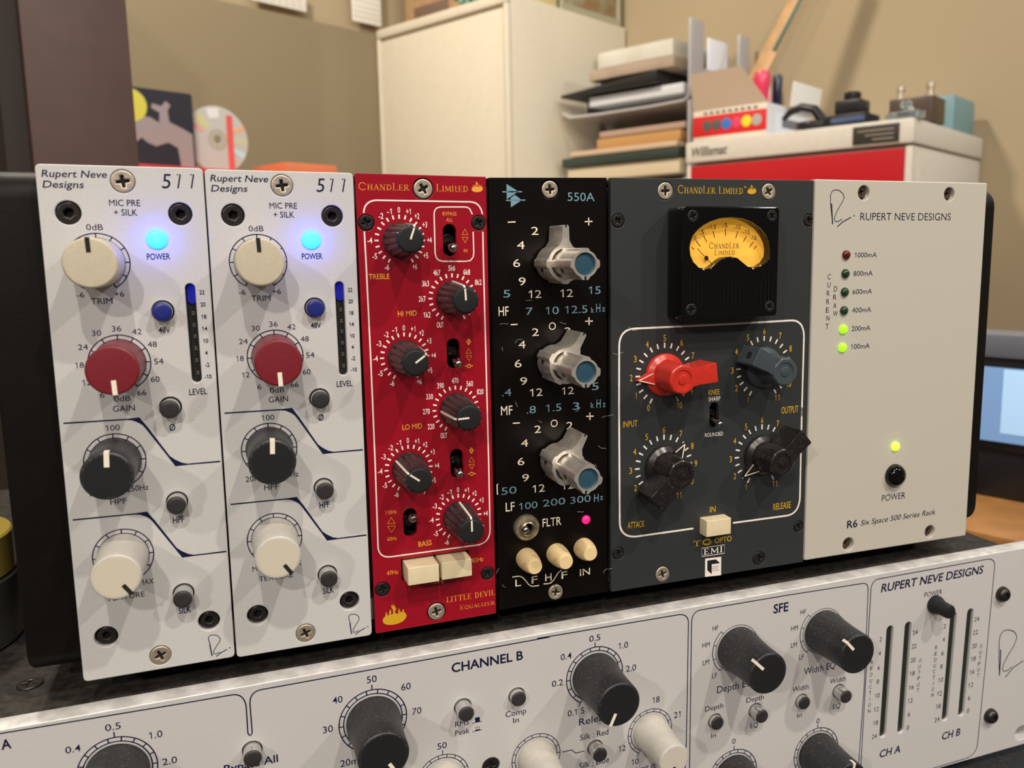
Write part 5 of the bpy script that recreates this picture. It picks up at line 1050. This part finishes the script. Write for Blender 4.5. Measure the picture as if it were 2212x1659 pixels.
t2 = obj('slot_label', bb(-4.2, -3, -20, -10, 205, L_ - 10, mat('dark_green_print', (.05, .11, .07), .5), .4), st); t2.rotation_euler = t_.rotation_euler
tag(st, 'light wooden ruler leaning out of the ink carton', 'ruler')
pk = solo('sweet_packet', bb(-2, 2, -22, 22, 0, bh * 2.5, mat('pink_white_packet', (.60, .45, .44), .4, col2=(.55, .18, .25), scale=25), .6), pt(k1 + bw_ * .70, k2 + bd + 22, FT)); pk.rotation_euler = (math.radians(-10), .12, RZ); tag(pk, 'pink and white paper packet standing behind the ruler', 'packet')
# ---- gadgets on the chest
def ontop(px, py): return onv(px, py, FT)
q = ontop(1862, 272); o = empty('microphone_clip', q); Mk = mat('soft_black', (.012, .012, .014), .35)
obj('bar', bb(-30, 30, -18, 60, 0, 18, Mk, 3), o); obj('block', bb(-20, 20, -5, 40, 18, 42, Mk, 4), o); obj('knob', G().lathe([(13, 42), (14, 46), (14, 54), (11, 56)], 14, (0, 18)).mesh('k', Mk), o)
obj('hook', G().tube([(-10, 60, 10), (-12, 78, 34), (-14, 100, 40), (-16, 120, 34), (-18, 132, 22)], [9, 8, 7, 6, 4], 10).mesh('h', Mk, ang=60), o)
obj('painted_glint', bb(-31.2, -30, -16, 40, 4, 12, mat('blue_glint_tint', (.18, .26, .5), .25, metal=.7), .4), o)  # blue reflection on the black bar, painted as a thin coloured strip
tag(o, 'black microphone clip with a hooked arm on the mini fridge', 'microphone clip')
q = ontop(2004, 262) + E2 * 30; o = empty('effects_pedal', q); obj('housing', bb(-22, 40, -4, 66, 0, 42, mat('dark_brown_metal', (.07, .045, .03), .4), 3), o)
for y in (8, 56): obj('footswitch', G().lathe([(9, 42), (9, 46), (5, 47), (5, 56), (7, 57), (7, 64), (5, 66)], 16, (0, y)).mesh('f', M_SCREW), o)
obj('front_switch', G().lathe([(7, 0), (7, 5), (5, 8)], 14).mesh('f', M_SCREW), o, (-22, 30, 20)).rotation_euler = (0, -PI / 2, 0)
tag(o, 'dark brown effects pedal with two metal footswitches on the mini fridge', 'effects pedal')
q = ontop(1962, 256); o = empty('chrome_bracket', q); Mb = mat('polished_chrome', (.75, .9, .95), .12, metal=.9)
obj('strap', bb(-4, 4, -16, 26, 3, 12, Mb, 1.5), o)
for y in (-18, 28): obj('ring', G().lathe([(3, 0), (7, 0), (7, 9), (3, 9), (3, 0)], 16, (0, y), False).mesh('r', Mb), o)
obj('thumb_screw', G().lathe([(3, 12), (3, 16), (9, 17), (9, 24), (6, 27)], 14, (0, 4)).mesh('t', Mb), o); tag(o, 'shiny chrome bracket at the front corner of the mini fridge', 'bracket')
q = ontop(2045, 280) ; o = solo('teal_tin', bb(0, 120, -5, 62, 0, 62, mat('teal_grey_paint', (.17, .30, .32), .45), 9), q + E2 * 20); tag(o, 'teal-grey rounded tin at the back right of the mini fridge', 'tin')
q = ontop(1768, 279); o = solo('cable_coil', G().tube([(22 * math.cos(i * .5), 26 * math.sin(i * .5), 4 + i * .16) for i in range(40)], 3.4, 8).mesh('c', Mk, ang=60), q + E1 * 10); tag(o, 'small coil of black cable between the carton and the clip', 'cable')
# ---- letter trays with papers
M_FROST = mat('frosted_plastic', (.60, .59, .60), .28, trans=.35)
KT = 1.49; Pt = at(1490, 30, 1645); t1, t2 = Pt @ E1, Pt @ E2; tw = (min(t1 + run(Pt, E1, 1196), e1a - 14) - t1) / KT; vt = Pt[1]; lv = [COUNTER - (COUNTER - at(1490, y, 1645)[1]) / KT for y in (205, 380)]
gap = lv[1] - lv[0]; base = COUNTER
td = min(330, (WALL2 - 14 - t2) / KT)
trays = empty('letter_trays', pt(t1, t2, base)); trays.scale = (KT,) * 3; hz = lambda v: base - v
levels = [hz(lv[0]), hz(lv[1]), 5.2]
for i, z in enumerate(levels):
    up = gap - 6 if i == 0 else (levels[i - 1] - z - 5)
    n = 9; g = G()
    prof = [(0, 8), (12, 0), (tw * .3, -1.5), (tw * .7, -1.5), (tw - 12, 0), (tw, 8)]
    v = []; 
    for x in (6, td): 
        for y, dz in prof: v.append((x, y, z + dz))
        for y, dz in reversed(prof): v.append((x, y, z + dz - 3))
    k = 2 * len(prof); g.add(v, [tuple(reversed(range(k))), tuple(range(k, 2 * k))] + [(j, (j + 1) % k, k + (j + 1) % k, k + j) for j in range(k)])
    tr = obj('tray', g.mesh('tray', M_FROST), trays)
    obj('side_wall', bb(30, td - 10, 0, 2.5, z + 2, z + 42, M_FROST, .8), tr); obj('side_wall', bb(60, td - 10, tw - 2.5, tw, z + 2, z + 30, M_FROST, .8), tr)
    obj('post', bb(4, 36, 0, 5, z + 3, z + up + 3, M_FROST, 2), tr); obj('post', bb(90, 106, tw - 4, tw, z + 3, z + up + 3, M_FROST, 1), tr); obj('post', bb(td - 40, td - 12, 0, 5, z + 3, z + up + 3, M_FROST, 2), tr); obj('post', bb(td - 40, td - 12, tw - 4, tw, z + 3, z + up + 3, M_FROST, 1), tr)
tag(trays, 'stack of frosted plastic letter trays between the cream cabinet and the mini fridge', 'letter trays')
def sheaf(name, z, th, x0, y0, y1, sag, m, label, cat='papers', x1=min(300, td - 16), nose=0.0):
    n = 12; v = []; f = []
    for j in range(n + 1):
        y = y0 + (y1 - y0) * j / n; s = j / n; dz = sag * (s ** 2) * 1.0; tt = th * (1 - nose * s)
        for x in (x0, x1): v += [(x, y, z + dz), (x, y, z + dz + tt)]
    for j in range(n):
        a = 4 * j; b = a + 4
        f += [(a, b, b + 1, a + 1), (a + 2, a + 3, b + 3, b + 2), (a + 1, b + 1, b + 3, a + 3), (a, a + 2, b + 2, b)]
    f += [(0, 1, 3, 2), (4 * n, 4 * n + 2, 4 * n + 3, 4 * n + 1)]
    me = bevelled(mesh(name, v, f, m, True, 40), min(2, th * .3), 2); o = solo(name, me, pt(t1, t2, base)); o.scale = (KT,) * 3; tag(o, label, cat); return o
z0 = levels[0] + 8.5
PW = mat('paper_edges', (.66, .65, .56), .8, col2=(.58, .56, .47), scale=14); PB_ = mat('brown_sheets', (.36, .27, .20), .8, col2=(.42, .33, .25), scale=14)
sheaf('white_papers', z0, 14, 8, 14, tw * .78, 0, mat('cool_white_paper', (.62, .64, .66), .7), 'thick pad of bluish white sheets at the bottom of the top tray')
sheaf('black_folder', z0 + 17, 17, -4, 50, tw - 4, 0, Mk, 'black folder with a pointed edge on the white papers', 'folder', nose=.75)
sheaf('brown_papers', z0 + 35, 15, 2, 26, tw * .76, 0, PB_, 'brownish sheaf of papers on the black folder')
sheaf('white_notepads', z0 + 51, 22, 6, 30, tw * .70, 0, PW, 'white notepads on top of everything in the top tray', 'notepads')
z1 = levels[1] + 8.5
sheaf('cream_book', z1, 20, 4, 16, tw - 10, 0, mat('cream_pages', (.62, .52, .36), .7), 'thick cream book at the bottom of the second tray', 'book')
sheaf('dark_green_folder', z1 + 21, 13, -2, 14, tw - 4, 0, mat('dark_green_cover', (.03, .045, .035), .4), 'dark green folder on the cream book', 'folder')
sheaf('tan_envelope', z1 + 35, 8, 0, 18, tw * .92, 0, mat('tan_envelope', (.58, .42, .28), .7), 'tan envelope on the dark green folder', 'envelope')
sheaf('orange_envelopes', z1 + 44, 14, 8, 18, tw * .72, 0, mat('orange_kraft', (.50, .27, .09), .7), 'orange-brown envelopes in the second tray', 'envelopes')
sheaf('pinkish_papers', z1 + 60, 9, 14, 14, tw * .72, 0, mat('pinkish_paper', (.42, .29, .22), .8), 'pinkish brown sheets on the orange envelopes')
z2 = levels[2] + 8.5
sheaf('stacked_magazines', z2, 34, 8, 18, tw - 12, 0, PW, 'stack of magazines in the lowest tray', 'magazines')
wc = solo('white_card', bb(60, td - 60, 8, 10, levels[0] + 24 - 16, levels[0] + gap - 18, mat('bright_white_card', (.86, .90, .96), .5), .4), pt(t1, t2, base)); wc.scale = (KT,) * 3; tag(wc, 'bright white card standing against the near side of the top tray', 'card')
# ---- low shelf on the left with the disc and its sleeve
dc = at(470, 301, 1560); s1, s2 = dc @ E1, dc @ E2; sv = dc[1] + 60.5 + 24
sh = empty('low_bookcase', pt(s1 - 90, s2 - 420, FLOORV)); shh = FLOORV - sv; shd = WALLL - 26 - (s1 - 90)
Mw = mat('walnut_board', (.12, .07, .045), .5, grain=.2, scale=25)
obj('top_board', bb(0, 900, 0, shd, shh - 22, shh, Mw, 2), sh)
for x in (0, 440, 880): obj('upright', bb(x, x + 20, 4, shd, 0, shh - 22, Mw, 2), sh)
obj('shelf_board', bb(20, 880, 6, shd, shh * .5, shh * .5 + 18, Mw, 1), sh); obj('back_board', bb(20, 880, shd - 8, shd, 0, shh - 22, Mw, 1), sh)
tag(sh, 'low dark bookcase under the felt board, carrying the disc and sleeve', 'bookcase')
hrb = 24; hob = sv - on1(640, 352, s1 - 60)[1]
rb = solo('red_book', bb(-190, 95, -70, 40, 0, hrb, mat('red_cover', (.55, .03, .04), .5), 2), pt(s1, s2, sv)); tag(rb, 'red book lying under the disc and the picture sleeve', 'book')
ob_ = solo('orange_book', bb(100, 212, -64, 60, 0, hob, mat('orange_cover', (.75, .20, .08), .5), 2), pt(s1, s2, sv)); tag(ob_, 'orange book lying to the right of the disc', 'book')
# disc
M_DISC = mat('disc_silver', (.62, .64, .60), .3, metal=.3)
cd = empty('compact_disc', pt(s1, s2, dc[1] + 60.5))
obj('disc', plate('disc', circle((0, 60.3), 60, 64), [circle((0, 60.3), 7.5, 24)], 0, 1.2, M_DISC, .1), cd, (0, 1.2, 0), rx=PI / 2)
obj('hub_ring', plate('hub', circle((0, 60.3), 19, 40), [circle((0, 60.3), 9, 24)], 1.25, 1.5, mat('hub_grey', (.42, .42, .34), .5), 0), cd, (0, 1.2, 0), rx=PI / 2)
def sector(a0, a1, r0, r1, m, name):
    pts = [(r0 * math.sin(math.radians(a)), 60.3 + r0 * math.cos(math.radians(a))) for a in np.linspace(a0, a1, 6)] + [(r1 * math.sin(math.radians(a)), 60.3 + r1 * math.cos(math.radians(a))) for a in np.linspace(a1, a0, 6)]
    obj(name, plate(name, pts, [], 1.25, 1.45, m, 0), cd, (0, 1.2, 0), rx=PI / 2)
sector(60, 68, 26, 58, mat('rainbow_orange', (.85, .42, .18), .4), 'rainbow_streak'); sector(112, 124, 26, 59, mat('rainbow_blue', (.50, .74, .76), .4), 'rainbow_streak'); sector(84, 98, 26, 58, mat('rainbow_green', (.55, .58, .38), .4), 'rainbow_streak'); sector(-70, -58, 28, 50, mat('rainbow_pink', (.78, .36, .34), .4), 'rainbow_streak'); sector(-20, 6, 38, 56, mat('rainbow_white', (.74, .78, .76), .4), 'rainbow_streak'); sector(-52, -34, 26, 54, mat('rainbow_yellow', (.62, .62, .30), .4), 'rainbow_streak')
obj('red_print', plate('p', rrect(19, 31, 6, 106, 3), [], 1.5, 1.8, mat('disc_red', (.72, .10, .09), .5), 0), cd, (0, 1.2, 0), rx=PI / 2)
tag(cd, 'compact disc with a vertical red band leaning beside the picture sleeve', 'compact disc')
# picture sleeve
Pa = on1(424, 360, s1 - 6); wS = 190; hS = (Pa[1] - on1(415, 204, s1 - 6)[1]); hS = dc[1] + 60.5 - on1(415, 204, s1 - 6)[1]
sl_ = empty('picture_sleeve', pt(s1 - 8, Pa @ E2 - wS, dc[1] + 60.5)); M_SL = mat('blue_black_sleeve', (.014, .015, .026), .45)
obj('sleeve', bevelled(plate('s', roundpoly([(0, 0), (wS, 0), (wS, hS), (0, hS)], 5), [], 0, 5, M_SL, .5), .2), sl_, (0, 5, 0), rx=PI / 2)
def fig(pts, m, name, z=5.1): obj(name, plate(name, [(wS - 132 + x * 1.0, y * .80 - 2) for x, y in pts], [], z, z + .25, m, 0), sl_, (0, 5, 0), rx=PI / 2)
M_PALE = mat('pale_mauve_print', (.36, .31, .31), .6)
fig([(8, 34), (38, 66), (48, 56), (62, 50), (84, 60), (100, 50), (104, 8), (128, 8), (128, 82), (112, 92), (88, 104), (86, 128), (92, 140), (84, 148), (76, 136), (60, 140), (58, 130), (72, 122), (70, 100), (56, 110), (34, 112), (12, 92), (4, 60)], M_PALE, 'pale_figure')
fig([(24 + 27 * math.sin(math.radians(a)), 132 + 34 * math.cos(math.radians(a))) for a in range(0, 360, 15)], mat('yellow_sticker', (.72, .66, .08), .5), 'yellow_sticker', 5.2)
tag(sl_, 'dark blue picture sleeve with a pale figure and a yellow sticker, left of the disc', 'picture sleeve')
# ---- tall dark brown cabinet at the left
Pp = at(58, 200, 640); p1, p2 = Pp @ E1, Pp @ E2; wp_ = run(Pp, E2, 291)
tc = empty('tall_cabinet', pt(p1, p2, FLOORV)); hh = 1750
obj('side_panel', bb(0, wp_, 0, 18, 0, hh, M_DBROWN, 2), tc); obj('front_panel', bb(-18, 0, 2, 380, 0, hh, mat('shaded_brown', (.018, .010, .008), .7), 2), tc); obj('rear_panel', bb(0, wp_, 362, 380, 0, hh, M_DBROWN, 2), tc); obj('top_panel', bb(0, wp_, 18, 362, hh - 20, hh, M_DBROWN, 2), tc); obj('back_edge', bb(wp_ - 12, wp_, 18, 362, 0, hh - 20, M_DBROWN, 1), tc)  # shade on the front panel is painted in as a darker brown
tag(tc, 'tall dark brown cabinet standing behind the left end of the rack', 'cabinet')
# ---- desk under the gear and the wooden desk behind
bot = PLOW.O[1] + 88.1 + 4.4
dk = empty('equipment_desk', np.array([0, FLOORV, 0.]), 0.0); DV = bot + 1.6; hd = FLOORV - DV
M_CLOTH = mat('black_speckled_cloth', (.020, .024, .030), .85, col2=(.008, .009, .012), scale=700, detail=9, bump=.6)
obj('desk_top', bb(-240, 470, -90, 330, hd - 28, hd, M_CLOTH, 3), dk)
for x in (-225, 425):
    for y in (-75, 285): obj('leg', bb(x, x + 30, y, y + 30, 0, hd - 28, M_DBROWN, 2), dk)
tag(dk, 'black cloth-covered desk under the silver processor', 'desk')
Pw = onv(2115, 1150, 228); Pw2 = onv(2212, 1171, 228)
rz = math.atan2(D3(Pw2 - Pw)[1], D3(Pw2 - Pw)[0]); X2 = (Pw2 - Pw) / np.linalg.norm(Pw2 - Pw); Y2 = np.array([-X2[2], 0, X2[0]])
wd = empty('wooden_desk', Pw + np.array([0, FLOORV - 228, 0.]), rz); hw = FLOORV - 228.
M_WOOD = mat('honey_wood', (.42, .20, .06), .45, grain=.25, scale=22)
obj('desk_top', bb(-40, 700, 0, 420, hw - 8, hw, M_WOOD, 2), wd); obj('apron', bb(-20, 680, 14, 400, hw - 90, hw - 8, mat('dark_apron', (.06, .035, .02), .6), 2), wd)
for x in (-10, 640):
    for y in (20, 370): obj('leg', bb(x, x + 28, y, y + 28, 0, hw - 90, M_DBROWN, 2), wd)
tag(wd, 'honey coloured wooden desk at the right behind the rack', 'desk')
# small screen unit on the wooden desk
def onY(px, py, P0, n): d = ray(px, py); return CAM + d * (((P0 - CAM) @ n) / (d @ n))
q0 = onv(2160, 1079, 228); Zt = lambda y: (228 - onY(2185, y, q0, Y2)[1])
scn = empty('touch_screen', q0 + X2 * -60, rz); Mg = mat('slate_plastic', (.16, .17, .21), .4)
zt, zb1, zs1, zs0 = Zt(723), Zt(776), Zt(796), Zt(958)
obj('foot_block', bb(0, 330, 2, 70, 0, zs0 - 6, Mk, 3), scn); obj('housing', bb(0, 330, 0, 14, zs0 - 8, zb1, Mk, 2), scn); obj('top_bar', bb(0, 330, -2, 40, zb1, zt, Mg, 3), scn)
M_SCR = mat('lit_blue_screen', (.1, .16, .25), .3, emit=(.20, .34, .60), es=.75); M_SCW = mat('lit_pale_window', (.2, .3, .4), .3, emit=(.42, .62, .85), es=.85)
obj('screen', bb(6, 324, -1.2, 0, zs0, zs1, M_SCR, .2), scn, label='lit blue screen')
xa = (onY(2162, 925, q0, Y2) - (q0 - X2 * 60)) @ X2; obj('window', bb(xa, 320, -1.8, -1.2, Zt(938), zs1 - 1, M_SCW, .2), scn, label='pale lit window on the screen')
obj('dark_line', bb(xa + 22, xa + 24, -2.4, -1.8, Zt(918), zs1 - 2, mat('screen_line', (.02, .08, .07), .5), .1), scn)
tag(scn, 'small lit blue screen unit on the wooden desk at the right edge', 'screen')
q1 = q0 + Y2 * 62 + X2 * 22; zt2 = 228 - onY(2195, 660, q1, Y2)[1]
bk = solo('dark_box', bb(0, 130, 0, 90, 0, zt2, mat('dark_brown_box', (.055, .038, .025), .6), 2), q1 + X2 * 2 + Y2 * 12, rz); tag(bk, 'dark brown box standing behind the screen unit', 'box')
# ---- tape roll on a tin, far left on the chassis
ch = PLOW.p(0, .7)[1]
qt = onv(2, 1380, 141.7) ; tin_r = 26
tn = solo('round_tin', G().lathe([(25, 0), (26, 1), (26, 21), (25, 22), (24, 22)], 48).mesh('tin', mat('dark_grey_tin', (.10, .095, .085), .35, metal=.4)), np.array([-52.5, 141.7, 62.]), 0); tag(tn, 'dark round tin on the processor at the far left', 'tin')
tr_ = solo('tape_roll', G().lathe([(15, 0), (25, 0), (25.5, .6), (25.5, 12.4), (25, 13), (15, 13), (15, 0)], 48, (0, 0), False).mesh('tape', mat('olive_yellow_tape', (.48, .36, .07), .22, coat=.5)), np.array([-52.5, 141.7 - 22, 62.]), 0); tag(tr_, 'roll of olive yellow tape lying on the dark tin', 'tape roll')
# stray dust fibres on the black module
random.seed(11); gf = G()
for x, y in ((1100, 700), (1085, 760), (1130, 735), (1225, 700), (1315, 760), (1322, 890), (1240, 890), (1170, 915), (1290, 960), (1070, 1240), (1085, 1260), (1120, 880), (1300, 1240), (1262, 1105), (1150, 650), (1352, 700), (1290, 1010)):
    u, v = PBLK.uv(x, y); a = random.random() * 6.28; pts = []; L0 = random.uniform(1.2, 4.5)
    for k in range(7):
        a += random.uniform(-.5, .5); u += math.cos(a) * L0 / 7; v += math.sin(a) * L0 / 7; pts.append(PBLK.p(u, v, (.25 if u < 4 * PITCH - .5 else 1.9) + .2 * math.sin(k)))
    gf.tube([(p[0], -p[1], -p[2]) for p in pts], .045, 4)
me = gf.mesh('fibre', mat('pale_fibre', (.55, .52, .48), .8)); me.transform(Matrix(((1, 0, 0, 0), (0, 0, -1, 0), (0, 1, 0, 0), (0, 0, 0, 1))))
o = bpy.data.objects.new('dust_fibres', me); COL.objects.link(o); o.location = (0, 0, ZTOP); tag(o, 'pale dust fibres clinging to the black module', 'dust', kind='stuff')
